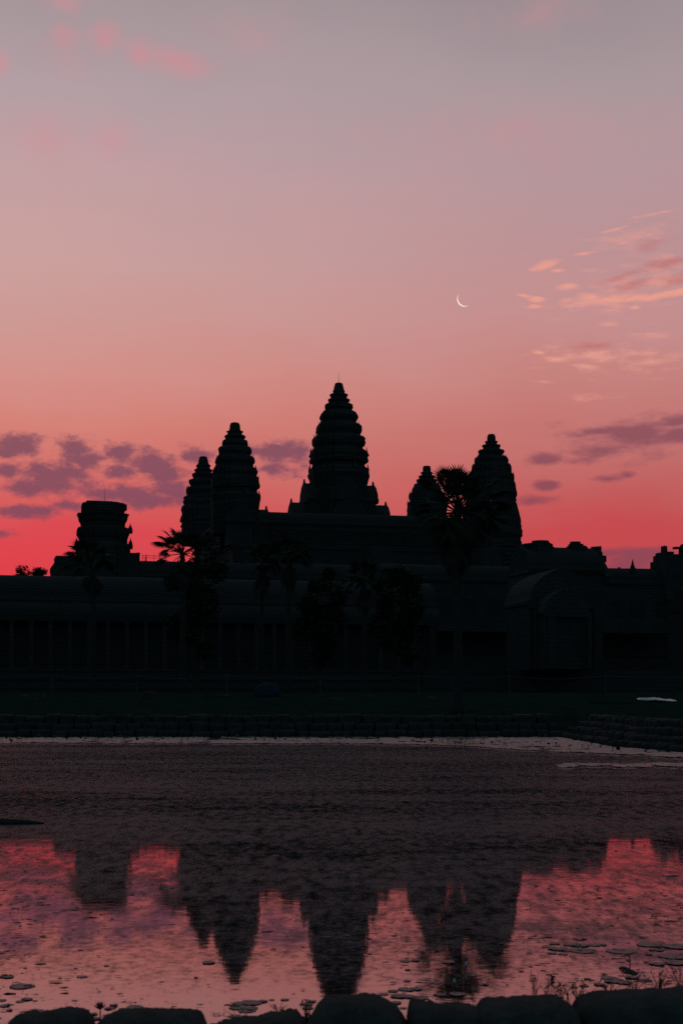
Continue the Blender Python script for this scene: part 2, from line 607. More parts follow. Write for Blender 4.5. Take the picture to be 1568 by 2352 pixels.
embankment('stone_bank', 'low stepped laterite bank running along the far shore of the pond', (-40, 60.9, 0), (9.2, 60.9, 0), (0, -1, 0),
           [(0, -0.35, 0.33), (0.55, 0.02, 0.63), (1.15, 0.35, 0.97)], 4)
embankment('stone_bank', 'stepped laterite bank turning the corner on the right side of the pond', (9.35, 62.5, 0), (9.55, 50, 0), (-1, 0, 0),
           [(0, -0.35, 0.25), (0.5, 0.0, 0.48), (1.0, 0.25, 0.72), (1.5, 0.5, 0.97)], 5)
embankment('stone_bank', 'stepped laterite bank slanting out of view beyond the lily carpet at right', (9.55, 50, 0), (10.9, 45, 0), (-.97, -.26, 0),
           [(0, -0.35, 0.25), (0.5, 0.0, 0.48), (1.0, 0.25, 0.72), (1.5, 0.5, 0.97)], 6)
embankment('stone_bank', 'stepped laterite bank along the pond beyond the right edge of the view', (10.9, 45, 0), (11.4, 8, 0), (-1, 0, 0),
           [(0, -0.35, 0.25), (0.5, 0.0, 0.48), (1.0, 0.25, 0.72), (1.5, 0.5, 0.97)], 7)

# ------------------------------------------------------------------ the temple
YAW = R(14)
TC = Vector((-0.54, 291.5, 0))                    # centre of the temple
U = Vector((math.cos(YAW), math.sin(YAW), 0))     # along its west front
V = Vector((-math.sin(YAW), math.cos(YAW), 0))    # into the temple


def tp(u, v, z=0.0):
    return TC + U * u + V * v + Vector((0, 0, z))


PLAN = []
for q in range(4):
    qa = [(1, .38), (.88, .38), (.88, .58), (.75, .58), (.75, .75), (.58, .75), (.58, .88), (.38, .88), (.38, 1)]
    for (a, b) in qa:
        for _ in range(q):
            a, b = -b, a
        PLAN.append((a / 1.062, b / 1.062))


def plan_ring(hw, z, rng=None, rough=0.0):
    out_ = []
    for a, b in PLAN:
        k = 1 + (rng.uniform(-rough, rough) if rng else 0)
        out_.append(Vector((a * hw * k, b * hw * k, z + (rng.uniform(-rough, rough) * hw * .25 if rng else 0))))
    return out_


def round_ring(hw, z, n=24, petal=0.0):
    return [Vector((hw * (1 - petal * (i % 2)) * math.cos(2 * math.pi * i / n), hw * (1 - petal * (i % 2)) * math.sin(2 * math.pi * i / n), z)) for i in range(n)]


def antefix_mesh():
    mb = MB()
    prof = [(-.42, 0), (-.5, .3), (-.36, .62), (-.14, .85), (0, 1.12), (.14, .85), (.36, .62), (.5, .3), (.42, 0)]
    n = len(prof)
    for sy in (-1, 1):
        for x, z in prof:
            mb.v.append((x, sy * .22 * (1 - .6 * z) - .18 * z * z, z))
    mb.f.append(tuple(range(n)))
    mb.f.append(tuple(range(2 * n - 1, n - 1, -1)))
    for i in range(n):
        j = (i + 1) % n
        mb.f.append((j, i, n + i, n + j))
    return mb.mesh('antefix', M['stone'])


ANTEFIX = antefix_mesh()


def put_antefix(parent, loc, h, wdt, ang):
    a = bpy.data.objects.new('antefix', ANTEFIX)
    C.objects.link(a)
    a.parent = parent
    a.location = loc
    a.scale = (wdt, wdt * 1.0, h)
    a.rotation_euler = (0, 0, ang)


def vault(mb, p0, p1, wid, zs, zr, eave=0.25, n=10, pointed=0.25):
    """a corbelled roof of ogival section between two points, springing at zs, ridge at zr"""
    p0, p1 = Vector(p0), Vector(p1)
    d = (p1 - p0).normalized()
    side_ = Vector((d.y, -d.x, 0))
    rings = []
    for p in (p0, p1):
        ring = [p + side_ * (wid / 2 + eave) + Vector((0, 0, zs - .35)), p + side_ * (wid / 2 + eave) + Vector((0, 0, zs))]
        for i in range(1, 2 * n):
            t = i / (2 * n)
            ang = math.pi * t
            xo = math.cos(ang) * wid / 2
            zz = math.sin(ang) ** 0.8
            zz = zz * (1 - pointed) + pointed * (1 - abs(math.cos(ang)))
            ring.append(p + side_ * xo + Vector((0, 0, zs + (zr - zs) * zz)))
        ring += [p - side_ * (wid / 2 + eave) + Vector((0, 0, zs)), p - side_ * (wid / 2 + eave) + Vector((0, 0, zs - .35))]
        rings.append(ring)
    mb.loft(rings)


def pediment(mb, p, d, wid, zs, zt, thick=0.45):
    """flame-edged gable slab standing across the end of a vault"""
    d = Vector(d).normalized()
    s = Vector((d.y, -d.x, 0))
    prof = [(-.56, -.08), (-.6, .1), (-.5, .2), (-.47, .42), (-.38, .56), (-.30, .74), (-.17, .86), (-.07, .93), (0, 1.14), (.07, .93), (.17, .86), (.30, .74), (.38, .56), (.47, .42), (.5, .2), (.6, .1), (.56, -.08)]
    n = len(prof)
    vs = []
    for k in (0, 1):
        for x, z in prof:
            vs.append(Vector(p) + s * (x * wid) + d * ((k - .5) * thick * (1 - .75 * max(0, z - .6)) + .5 * thick) + Vector((0, 0, zs + (zt - zs) * z)))
    mb.add(vs, [tuple(range(n - 1, -1, -1)), tuple(range(n, 2 * n))] + [(i, (i + 1) % n, n + (i + 1) % n, n + i) for i in range(n)])


def tower(label, px0, py0, s, cx, d, finial, tiers, rod=None, base_z=31.0, seed=1, name='temple_tower', antefix=True, arms=()):
    """prasat: tiers given as (row, half width) in the crop they were measured in"""
    rng = random.Random(seed)
    X = (px0 + cx * s - 784) / F * d
    k = s * d / F

    def z(cy):
        return CZ + (HZ - (py0 + cy * s)) / F * d
    o = thing(name, (X, d, base_z), label, 'temple tower', rotz=YAW)
    mb = MB()
    mb.loft([round_ring(hw * k, z(cy) - base_z) for cy, hw in reversed(finial)])
    lf = mb.build('lotus_finial', M['stone'], o)
    if rod:
        mb = MB()
        zt, zb = z(rod[0]), z(rod[1])
        mb.tube([(0, 0, zb - base_z - .1), (0, 0, (zt + zb) / 2 - base_z), (0, 0, zt - base_z)], [0.045, 0.035, 0.015], 6)
        mb.build('lightning_rod', M['metal'], o)
    for ti, (prof, spikes) in enumerate(tiers):
        mb = MB()
        rings = []
        pr = list(reversed(prof))
        pr[-1] = pr[-1]
        top_neck = prof[0]
        pts = pr + []
        lotus = spikes is None
        fine = []
        for (ca, ha), (cb_, hb) in zip(pts, pts[1:]):
            fine.append((ca, ha))
            span = abs(ca - cb_) * k
            m_ = int(span / 0.42)
            for q in range(1, m_):
                t_ = q / m_
                fine.append((ca + (cb_ - ca) * t_, (ha + (hb - ha) * t_) * (1 + (.014 if q % 2 else -.016))))
        fine.append(pts[-1])
        pts = fine
        for i, (cy, hw) in enumerate(pts):
            zz = z(cy) - base_z
            if i == 0:
                zz -= 0.12
            if lotus:
                rings.append([p_ * 1 + Vector((p_.x, p_.y, 0)) * rng.uniform(-.035, .03) for p_ in round_ring(hw * k, zz, 32, 0.05 if 0 < i < len(pts) - 1 else 0)])
            else:
                rings.append(plan_ring(hw * k, zz, rng, 0.022))
        mb.loft(rings)
        t = mb.build('tier', M['stone'], o)
        if spikes and antefix:
            row, hw, top = spikes
            hh = abs(z(top) - z(row))
            zz = z(row) - base_z - 0.55
            hwm = hw * k / 1.05
            for q in range(4):
                for (a, b, sc_) in ((1.0, .34, 1.0), (1.0, -.34, .85), (.70, .70, .8), (1.0, 0.0, .7)):
                    sc2 = sc_ * rng.uniform(.75, 1.4)
                    if rng.random() < .15:
                        sc2 *= .45
                    for _ in range(q):
                        a, b = -b, a
                    put_antefix(t, (a * hwm, b * hwm, zz), (hh * sc2 + .55) / 1.1, hh * .95 * (0.8 + .3 * sc_), math.atan2(b, a) - math.pi / 2)
    return o, z, k


ctr_finial = [(207, 48), (216, 60), (320, 86), (326, 92), (340, 98), (352, 94), (362, 86), (378, 86)]
ctr_tiers = [
    ([(375, 100), (384, 140), (398, 150), (404, 143), (430, 130), (440, 132), (452, 126), (458, 130)], None),
    ([(456, 145), (466, 172), (486, 176), (500, 165), (518, 148), (534, 145)], None),
    ([(534, 180), (544, 214), (558, 222), (570, 215), (585, 222), (604, 222), (620, 205), (630, 190), (655, 186)], None),
    ([(655, 235), (662, 262), (690, 284), (730, 305), (752, 308), (770, 300), (800, 282), (812, 274), (846, 272)], (657, 248, 628)),
    ([(847, 300), (856, 328), (880, 350), (905, 360), (985, 360), (1000, 345), (1012, 340), (1045, 338)], (850, 314, 806)),
    ([(1046, 372), (1060, 396), (1090, 416), (1110, 418), (1190, 414), (1206, 400), (1216, 384), (1272, 382)], (1046, 388, 1008)),
    ([(1274, 440), (1290, 452), (1310, 462), (1462, 460), (1476, 432), (1490, 408), (1540, 404)], (1278, 440, 1226)),
    ([(1542, 448), (1570, 474), (1620, 482), (1685, 482), (1740, 464), (1790, 456)], (1548, 460, 1480)),
    ([(1785, 450), (2150, 455), (2600, 460)], False),
]
cen, cz_, ck = tower('tallest temple tower, at the centre, with a lightning rod on its flat tip', 660.2, 849.7, .14646, 803, 291.5,
                     ctr_finial, ctr_tiers, rod=(35, 207), base_z=28.0, seed=11)


def arms(o, dirs, levels, base_z):
    """stepped porches of a cruciform tower: (length, width, ridge z)"""
    for dd in dirs:
        dv = Vector((dd[0], dd[1], 0))
        for (l0, l1, wd, zr, zbot) in levels:
            mb = MB()
            zs = zr - wd * .55
            p0, p1 = dv * l0, dv * l1
            s = Vector((dv.y, -dv.x, 0)) * wd / 2
            mb.add([p0 + s + Vector((0, 0, zbot - base_z)), p1 + s + Vector((0, 0, zbot - base_z)), p1 - s + Vector((0, 0, zbot - base_z)), p0 - s + Vector((0, 0, zbot - base_z)),
                    p0 + s + Vector((0, 0, zs - base_z)), p1 + s + Vector((0, 0, zs - base_z)), p1 - s + Vector((0, 0, zs - base_z)), p0 - s + Vector((0, 0, zs - base_z))],
                   [(0, 3, 2, 1), (4, 5, 6, 7), (0, 1, 5, 4), (1, 2, 6, 5), (2, 3, 7, 6), (3, 0, 4, 7)])
            vault(mb, p0, p1 - dv * .02, wd, zs - base_z, zr - base_z)
            pr = mb.build('porch', M['stone'], o)
            mb = MB()
            pediment(mb, p1, dv, wd, zs - base_z - .4, zr - base_z + .25, .5)
            mb.build('pediment', M['stone'], pr)


ALL4 = ((1, 0), (-1, 0), (0, 1), (0, -1))
arms(cen, ALL4, [(3.0, 7.0, 6.2, cz_(1795), 28.2), (6.0, 9.7, 5.6, cz_(2100), 28.1)], 28.0)

fl_fin = [(43, 42), (50, 62), (62, 72), (95, 82), (140, 84), (146, 90), (154, 90), (160, 84), (176, 84)]
fl_tiers = [
    ([(171, 100), (180, 128), (190, 135), (198, 122), (215, 116), (242, 115)], None),
    ([(243, 140), (252, 168), (264, 172), (280, 162), (296, 152), (320, 150)], None),
    ([(320, 175), (330, 196), (352, 198), (364, 206), (384, 208), (400, 196), (410, 186), (426, 186)], None),
    ([(424, 228), (436, 246), (470, 262), (510, 264), (530, 252), (542, 242), (580, 238)], None),
    ([(578, 282), (600, 308), (640, 320), (665, 320), (690, 305), (702, 290), (755, 288)], (584, 284, 545)),
    ([(754, 320), (775, 348), (820, 360), (855, 360), (876, 348), (886, 340), (898, 340)], (758, 332, 704)),
    ([(896, 364), (915, 382), (960, 388), (1080, 386), (1096, 362), (1104, 352), (1168, 352)], (900, 370, 875)),
    ([(1168, 384), (1200, 400), (1260, 398), (1372, 386)], (1170, 388, 1098)),
    ([(1370, 380), (1800, 380)], False),
]
tl, tz, tk = tower('left front temple tower, second highest, overlapping the smaller tower at its left', 401.9, 964.5, .14646, 940, 266, fl_fin, fl_tiers, base_z=29.0, seed=12)
arms(tl, ((1, 0), (0, -1)), [(2.5, 5.7, 4.6, tz(1392), 29.05)], 29.0)

rl_fin = [(575, 42), (582, 58), (640, 76), (655, 78), (682, 80), (686, 90), (694, 88), (698, 84), (710, 84)]
rl_tiers = [
    ([(700, 96), (716, 118), (724, 120), (736, 108), (776, 104)], None),
    ([(776, 130), (788, 146), (796, 144), (818, 130), (842, 128)], None),
    ([(840, 160), (852, 180), (866, 172), (876, 178), (890, 172), (908, 158), (940, 155)], None),
    ([(938, 205), (948, 222), (990, 232), (1020, 216), (1034, 208), (1068, 205)], None),
    ([(1066, 255), (1085, 276), (1105, 284), (1150, 274), (1165, 264), (1212, 262)], (1070, 264, 1036)),
    ([(1210, 296), (1222, 316), (1318, 316), (1332, 302), (1386, 298)], None),
    ([(1386, 332), (1410, 346), (1552, 346)], (1388, 338, 1334)),
    ([(1552, 350), (1600, 355), (1960, 353)], (1560, 352, 1494)),
]
tower('smaller temple tower at far left, half hidden behind the left front tower', 401.9, 964.5, .14646, 445, 304, rl_fin, rl_tiers, base_z=29.0, seed=13)

fr_fin = [(117, 33), (122, 42), (140, 50), (165, 54), (196, 54), (210, 48)]
fr_tiers = [
    ([(207, 78), (216, 82), (226, 72), (248, 72), (258, 72)], None),
    ([(257, 118), (270, 118), (282, 108), (296, 104), (322, 106)], None),
    ([(320, 158), (336, 164), (350, 162), (366, 150), (384, 132), (404, 130)], None),
    ([(403, 190), (414, 204), (445, 212), (484, 207), (492, 205)], (405, 184, 362)),
    ([(490, 226), (515, 244), (560, 250), (598, 248), (614, 240)], (492, 232, 470)),
    ([(612, 268), (640, 280), (700, 286), (712, 280)], (615, 276, 586)),
    ([(710, 288), (790, 304), (830, 314), (900, 318), (912, 304), (986, 306)], None),
    ([(985, 316), (1050, 324), (1100, 344), (1180, 360), (1250, 366), (1256, 362)], None),
    ([(1254, 368), (1300, 374), (1380, 390), (1395, 386), (1420, 372), (1512, 366), (1900, 366)], None),
]
for i_ in (6, 7, 8):
    fr_tiers[i_] = (fr_tiers[i_][0], False)
tower('right front temple tower, standing right of the tall sugar palm', 918.6, 976.0, .18307, 1142, 278, fr_fin, fr_tiers, base_z=29.0, seed=14)

rr_fin = [(517, 40), (522, 46), (545, 50), (560, 52), (572, 50), (596, 54)]
rr_tiers = [
    ([(594, 70), (602, 80), (616, 68), (640, 66)], None),
    ([(640, 100), (652, 108), (670, 94), (688, 92)], None),
    ([(688, 124), (700, 132), (730, 122), (746, 120)], None),
    ([(745, 155), (770, 168), (820, 184), (838, 182), (852, 174)], None),
    ([(852, 208), (870, 220), (940, 222), (958, 206), (968, 206)], (856, 214, 830)),
    ([(967, 236), (990, 244), (1080, 250), (1500, 254)], (970, 240, 942)),
]
tower('small temple tower behind the left fronds of the tall sugar palm', 918.6, 976.0, .18307, 333, 318, rr_fin, rr_tiers, base_z=29.0, seed=15)


# the steep upper terrace and its gallery
def gallery(label, name, p0, p1, zb, zs, zr, wid, cat='gallery', pillars=0, plinth=None, windows=0, aisle=0.0, ridge_crest=True, seed=0):
    """a long gallery: wall, corbelled roof, crest and (to the front, which is on the right of p0->p1) pillars"""
    p0, p1 = Vector(p0), Vector(p1)
    d = (p1 - p0)
    L = d.length
    d.normalize()
    ang = math.atan2(d.y, d.x)
    mid = (p0 + p1) / 2
    o = thing(name, (mid.x, mid.y, zb), label, cat, rotz=ang)
    rng = random.Random(seed)
    mb = MB()
    mb.box((0, 0, (zs - zb) / 2), (L, wid, zs - zb))
    mb.build('wall', M['stone'], o)
    mb = MB()
    segs = max(1, int(L / 7))
    for i in range(segs):
        a = -L / 2 + L * i / segs
        b = -L / 2 + L * (i + 1) / segs
        dz_ = rng.uniform(-.06, .06)
        vault(mb, (a, 0, 0), (b, 0, 0), wid, zs - zb + .002, zr - zb + dz_)
    if ridge_crest:
        n = int(L / 0.9)
        for i in range(n):
            x = -L / 2 + L * (i + .5) / n
            if rng.random() < .10:
                mb.box((x, 0, zr - zb + .0), (.4, .25, .35), jit=.06, rng=rng)
    mb.build('roof', M['stone_roof'], o)
    if aisle:
        mb = MB()
        h = (zs - zb) * .72
        y = -wid / 2 - aisle
        n = 6
        ring = []
        for x in (-L / 2, L / 2):
            r = [Vector((x, -wid / 2 - .003, h + .05))]
            for i in range(n + 1):
                t = math.pi / 2 * i / n
                r.append(Vector((x, -wid / 2 - .003 - aisle * math.sin(t) * 1.08, h + .05 + (zs - zb - h) * .85 * math.cos(t))))
            r.append(Vector((x, y - .15, h - .25)))
            r.append(Vector((x, -wid / 2 - .003, h - .25)))
            ring.append(r)
        mb.loft(ring)
        mb.build('aisle_roof', M['stone_roof'], o)
        for i in range(pillars):
            x = -L / 2 + L * (i + .5) / pillars
            mb = MB()
            mb.box((x, y + .3, (h - .25) / 2), (.45, .45, h - .5))
            mb.box((x, y + .3, h - .38), (.62, .62, .25))
            mb.box((x, y + .3, .13), (.62, .62, .25))
            mb.build('pillar', M['stone'], o)
    for i in range(windows):
        x = -L / 2 + L * (i + .5) / windows
        mb = MB()
        hw_ = 1.0
        zc = (zs - zb) * .5
        for sx in (-1, 1):
            mb.box((x + sx * (hw_ + .12), -wid / 2 - .1, zc), (.24, .2, 2.2))
        for sz in (-1, 1):
            mb.box((x, -wid / 2 - .1, zc + sz * 1.2), (2 * hw_ + .5, .2, .24))
        for b in range(5):
            mb.tube([(x - .7 + b * .35, -wid / 2 - .1, zc - 1.08), (x - .7 + b * .35, -wid / 2 - .1, zc + 1.08)], .1, 6)
        mb.build('balustered_window', M['stone'], o)
    if plinth:
        mb = MB()
        zg, ext, steps = plinth
        for i in range(steps):
            za = zg + (zb - zg) * i / steps
            zt = zg + (zb - zg) * (i + 1) / steps - (0.004 if i == steps - 1 else 0)
            e = ext * (1 - i / steps) + aisle + .6
            mb.box((0, -0.0, (za + zt) / 2 - zb), (L + 2 * e - .01 * i, wid + 2 * e, zt - za))
            mb.box((0, -0.0, zt - .14 - zb), (L + 2 * e + .2, wid + 2 * e + .24, .22))
        mb.build('plinth', M['stone'], o)
    return o


# upper terrace: steep pyramid
o = thing('temple_terrace', tp(0, 0, 12), 'steep stone terrace carrying the five towers', 'terrace', rotz=YAW)
mb = MB()
for i in range(4):
    hw = 30.5 - i * 1.4
    z0 = 12 + i * 4.3
    hwy = 30.0 - i * 1.4
    mb.box((0, 0, z0 + 2.15 - 12), (2 * hw, 2 * hwy, 4.3))
    mb.box((0, 0, z0 + 4.0 - 12), (2 * hw + .5, 2 * hwy + .5, .35))
    mb.box((0, 0, z0 + .3 - 12), (2 * hw + .4, 2 * hwy + .4, .5))
mb.build('terrace_tier', M['stone'], o)
for sx in (-1, 0, 1):
    mb = MB()
    for k in range(34):
        z_ = 12 + k * .5
        run = (33 - k) * .23
        mb.box((sx * 21, -30 + 3.0 - run / 2 - 3.4, z_ + .25 - 12), (3.6, run + 4.2, .5))
    mb.build('staircase', M['stone'], o)


def zof(py, Y):
    return CZ + (HZ - py) / F * Y


pl, pr_ = tl.location.copy(), Vector((at(1128, 0, 278).x, 278, 0))
pf0 = Vector((pl.x, pl.y, 0))
pf1 = pr_
dirf = (pf1 - pf0).normalized()
zr_u = zof(1179, 270)
gallery('upper gallery running between the two front towers below the central tower', 'upper_gallery', pf0 + dirf * 4.4, pf1 - dirf * 4.6, 29.1, zr_u - 2.2, zr_u, 4.2, windows=16, seed=31, ridge_crest=False)
pr1 = Vector((at(467, 0, 304).x, 304, 0))
gallery('upper gallery running back along the left side of the high terrace', 'upper_gallery', pr1 - (pr1 - pf0).normalized() * 4.5, pf0 + (pr1 - pf0).normalized() * 4.6, 29.1, zr_u - 2.2, zr_u, 4.2, seed=32, ridge_crest=False)

# second enclosure: lower gallery with two broken corner towers
zr2 = zof(1289, 224)
sl = Vector((at(237, 0, 222).x, 222, 0))
sr = Vector((at(1592, 0, 243).x, 243, 0))
d2 = (sr - sl).normalized()
gallery('middle gallery roof between the broken left tower and the entrance hall', 'middle_gallery', sl + d2 * 5, sl + d2 * 44, 12, zr2 - 2.6, zr2, 5, windows=12, seed=41)
gallery('middle gallery roof seen right of the entrance hall with a small spire', 'middle_gallery', sl + d2 * 44, sr - d2 * 5, 12, zof(1303, 238) - 2.6, zof(1303, 238), 5, windows=12, seed=42)
gallery('middle gallery running back from the broken left tower', 'middle_gallery', sl + V * 100, sl + V * 5, 12, zr2 - 4.6, zr2 - 2, 5, seed=43)
gallery('middle gallery running back from the broken right tower', 'middle_gallery', sr + V * 5, sr + V * 100, 12, zr2 - 4.6, zr2 - 2, 5, seed=44)
# platform below the middle gallery
o = thing('temple_platform', tp(0, -8, 2), 'broad stone platform carrying the middle gallery', 'terrace', rotz=YAW)
mb = MB()
for i in range(3):
    mb.box((0, 18, 1.66 + i * 3.33), (112 - i * 2.5, 140 - i * 2.5, 3.33))
    mb.box((0, 18, 3.15 + i * 3.33), (112.5 - i * 2.5, 140.5 - i * 2.5, .3))
mb.build('platform_tier', M['stone'], o)


def ruin(label, cx_px, d, prof, pieces, base_z, seed, rod=None, lump=None):
    """a corner tower that has lost its upper tiers; prof in (row, half width) pixels"""
    rng = random.Random(seed)
    k = d / F
    X = (cx_px - 784) * k
    o = thing('ruined_tower', (X, d, base_z), label, 'ruined tower', rotz=YAW)

    def z(py):
        return zof(py, d) - base_z
    for part in prof:
        mb = MB()
        rings = [plan_ring(hw * k, z(py) - (0.15 if i == 0 else 0), rng, .022) for i, (py, hw) in enumerate(reversed(part))]
        mb.loft(rings)
        mb.build('tier', M['stone'], o)
    mb = MB()
    for (px, py0_, py1_, wpx) in pieces:
        hgt = z(py0_) - z(py1_)
        mb.box(((px - cx_px) * k, rng.uniform(-1, 1), z(py1_) + hgt / 2), (wpx * k, wpx * k * 1.3, hgt), jit=.06, rng=rng)
    if pieces:
        mb.build('loose_block', M['stone'], o)
    if rod:
        mb = MB()
        rx, r0, r1 = rod
        mb.tube([((rx - cx_px) * k, 0, z(r1) - .1), ((rx - cx_px) * k, 0, z(r0))], [.04, .015], 6)
        mb.build('lightning_rod', M['metal'], o)
    return o, z, k


S4 = .1904


def c4(cy):
    return 1113.7 + cy * S4


rt, rz_, rk = ruin('broken flat-topped temple tower at left with a thin rod on top', 237, 222, [
    [(c4(220), 40), (c4(228), 50), (c4(250), 51.3), (c4(330), 51), (c4(345), 49.5), (c4(372), 49.5)],
    [(c4(356), 60), (c4(362), 62), (c4(390), 59), (c4(440), 57), (c4(462), 53), (c4(525), 52)],
    [(c4(525), 61), (c4(540), 63), (c4(600), 63), (c4(640), 59), (c4(665), 56.5), (c4(715), 56.5)],
    [(c4(715), 62), (c4(740), 64), (c4(900), 65), (c4(1300), 66)],
], [(236, c4(209), c4(232), 27), (218, c4(214), c4(232), 40), (258, c4(214), c4(240), 36), (286, c4(222), c4(300), 10)], 14, 51, rod=(240.3, c4(45), c4(212)))
for (px, py0_, py1_) in ((176, c4(636), c4(720)), (299.5, c4(462), c4(535)), (300, c4(636), c4(722))):
    put_antefix(rt, ((px - 237) * rk * .97, -(px - 237) * rk * .242, rz_(py1_) - .7), (rz_(py0_) - rz_(py1_) + .7) / 1.1, .75, 0)
# its porches, ruinous, to both sides
rng = random.Random(8)
mb = MB()
for (xa, xb, py, dep) in ((240, 316, c4(832), 5.5), (131, 240, c4(888), 5.5), (127, 180, c4(972), 6.2), (122, 178, c4(1012), 7)):
    zz = rz_(py)
    mb.box((((xa + xb) / 2 - 237) * rk * 1.02, 0, zz / 2), ((xb - xa) * rk, dep, zz))
for (xa, xb, pt, pb) in ((130.5, 148, c4(884), c4(930)), (307, 315, c4(829), c4(860)), (122, 127, c4(1006), c4(1060)), (127, 134, c4(966), c4(1000)), (152, 166, c4(882), c4(900))):
    mb.box((((xa + xb) / 2 - 237) * rk * 1.02, .3, (rz_(pt) + rz_(pb)) / 2), ((xb - xa) * rk, 6.1, rz_(pt) - rz_(pb)), jit=.07, rng=rng)
mb.build('porch', M['stone'], rt)

S5 = .24934


def p5(cx, cy):
    return 1176.9 + cx * S5, 1205.6 + cy * S5


rt2, rz2, rk2 = ruin('broken temple tower at the right edge with a leaning stone stump beside it', 1604, 243, [
    [(p5(0, 172)[1], 36), (p5(0, 180)[1], 41), (p5(0, 215)[1], 46), (p5(0, 285)[1], 47)],
    [(p5(0, 284)[1], 50), (p5(0, 400)[1], 54), (p5(0, 700)[1], 56)],
], [(1554, p5(0, 205)[1], p5(0, 222)[1], 13)], 14, 52)
mb = MB()
for (xa, xb, ya, yb, dep) in ((1358, 1386, 205, 262, 1.5), (1337, 1410, 262, 300, 4), (1330, 1470, 288, 345, 5), (1310, 1560, 345, 700, 6)):
    x0, t0 = p5(xa, ya)
    x1, t1 = p5(xb, yb)
    mb.box((((x0 + x1) / 2 - 1604) * rk2 * 1.03, 0, (rz2(t0) + rz2(t1)) / 2), ((x1 - x0) * rk2, dep, rz2(t0) - rz2(t1)), jit=.1, rng=rng)
mb.build('porch', M['stone'], rt2)

# small spire on the right roof and pinnacle on the left one
def spire(label, px, ptop, pbase, d, hw):
    k = d / F
    zb = zof(pbase, d) - 1.0
    o = thing('stone_spire', ((px - 784) * k, d, zb), label, 'spire', rotz=YAW)
    H = zof(ptop, d) - zb
    mb = MB()
    mb.loft([plan_ring(hw * k, 0), plan_ring(hw * k, H * .3), plan_ring(hw * k * .8, H * .36), plan_ring(hw * k * .7, H * .5), plan_ring(hw * k * .45, H * .62), plan_ring(hw * k * .3, H * .78), plan_ring(hw * k * .05, H)])
    mb.build('shaft', M['stone'], o)
    return o


spire('pointed little stone spire on the roof line at right', p5(1102, 0)[0], p5(0, 315)[1], p5(0, 392)[1], 236, 7)
spire('tiny stone pinnacle on the roof line right of the broken left tower', 334.5, 1272, 1288, 229, 2.2)
# low mended roof with rail beside the pinnacle
k = 229 / F
o = thing('scaffold_rail', ((350 - 784) * k, 229, zof(1288, 229)), 'thin scaffold rail on the roof line beside the tiny pinnacle', 'railing', rotz=YAW)
mb = MB()
for zz in (.45, .8):
    mb.tube([(-1.6, 0, zz), (2.2, 0, zz)], .035, 5)
mb.build('rail', M['metal'], o)
for x in (-1.5, -.9, 0.3, 1.2, 2.1):
    mb = MB()
    mb.tube([(x, 0, -.8), (x, 0, 1.0)], .04, 5)
    mb.build('rail_post', M['metal'], o)

# ------------------------------------------------------------------ outer gallery and entrance hall
zro = zof(1323, 165)
ga = tp(-94, -115)
gb = tp(-17, -115)
gc = tp(17, -115)
gd = tp(94, -115)
gallery('long low outer gallery on the left with its roof ridge against the red sky', 'outer_gallery', ga, gb, 4.7, zro - 3.0, zro, 6.5, pillars=36, plinth=(1.7, 2.6, 3), aisle=1.5, seed=61)
gallery('long low outer gallery continuing at right beyond the entrance hall', 'outer_gallery', gc, gd, 4.7, zro - 3.0, zro, 6.5, pillars=36, plinth=(1.7, 2.6, 3), aisle=1.5, seed=62)

o = thing('entrance_hall', tp(0, -115, 4.7), 'wide entrance hall with stepped roofs and two stubby broken towers, right of centre', 'entrance hall', rotz=YAW)
DG = 178.0
kG = DG / F


def gx(px):
    """along the facade from the hall's middle"""
    x = (px - 784) / F
    # intersect the ray with the facade line
    P = tp(0, -115)
    t = (P.x * U.y - P.y * U.x) / (x * U.y - U.x)
    q = Vector((x * t, t, 0)) - P
    return q.dot(U), t


def gz(px, py):
    return zof(py, gx(px)[1]) - 4.7


x0, x1 = gx(1190)[0], gx(1358)[0]
zr = gz(1280, 1257.5)
mb = MB()
mb.box(((x0 + x1) / 2, 0, (zr - 3.2) / 2), (x1 - x0, 7.0, zr - 3.2))
mb.box(((x0 + x1) / 2, 0, zr - 3.35), (x1 - x0 + .4, 7.5, .5))
mb.box((0, 0, -1.52), (40, 16, 3.0))
mb.build('hall_wall', M['stone'], o)
mb = MB()
vault(mb, (x0, 0, 0), (x1, 0, 0), 7.0, zr - 3.2, zr)
mb.build('roof', M['stone_roof'], o)
mb = MB()
pediment(mb, Vector((x1, 0, 0)), (1, 0, 0), 7.2, zr - 4.2, gz(1372, 1268), .6)
mb.build('pediment', M['stone'], o)
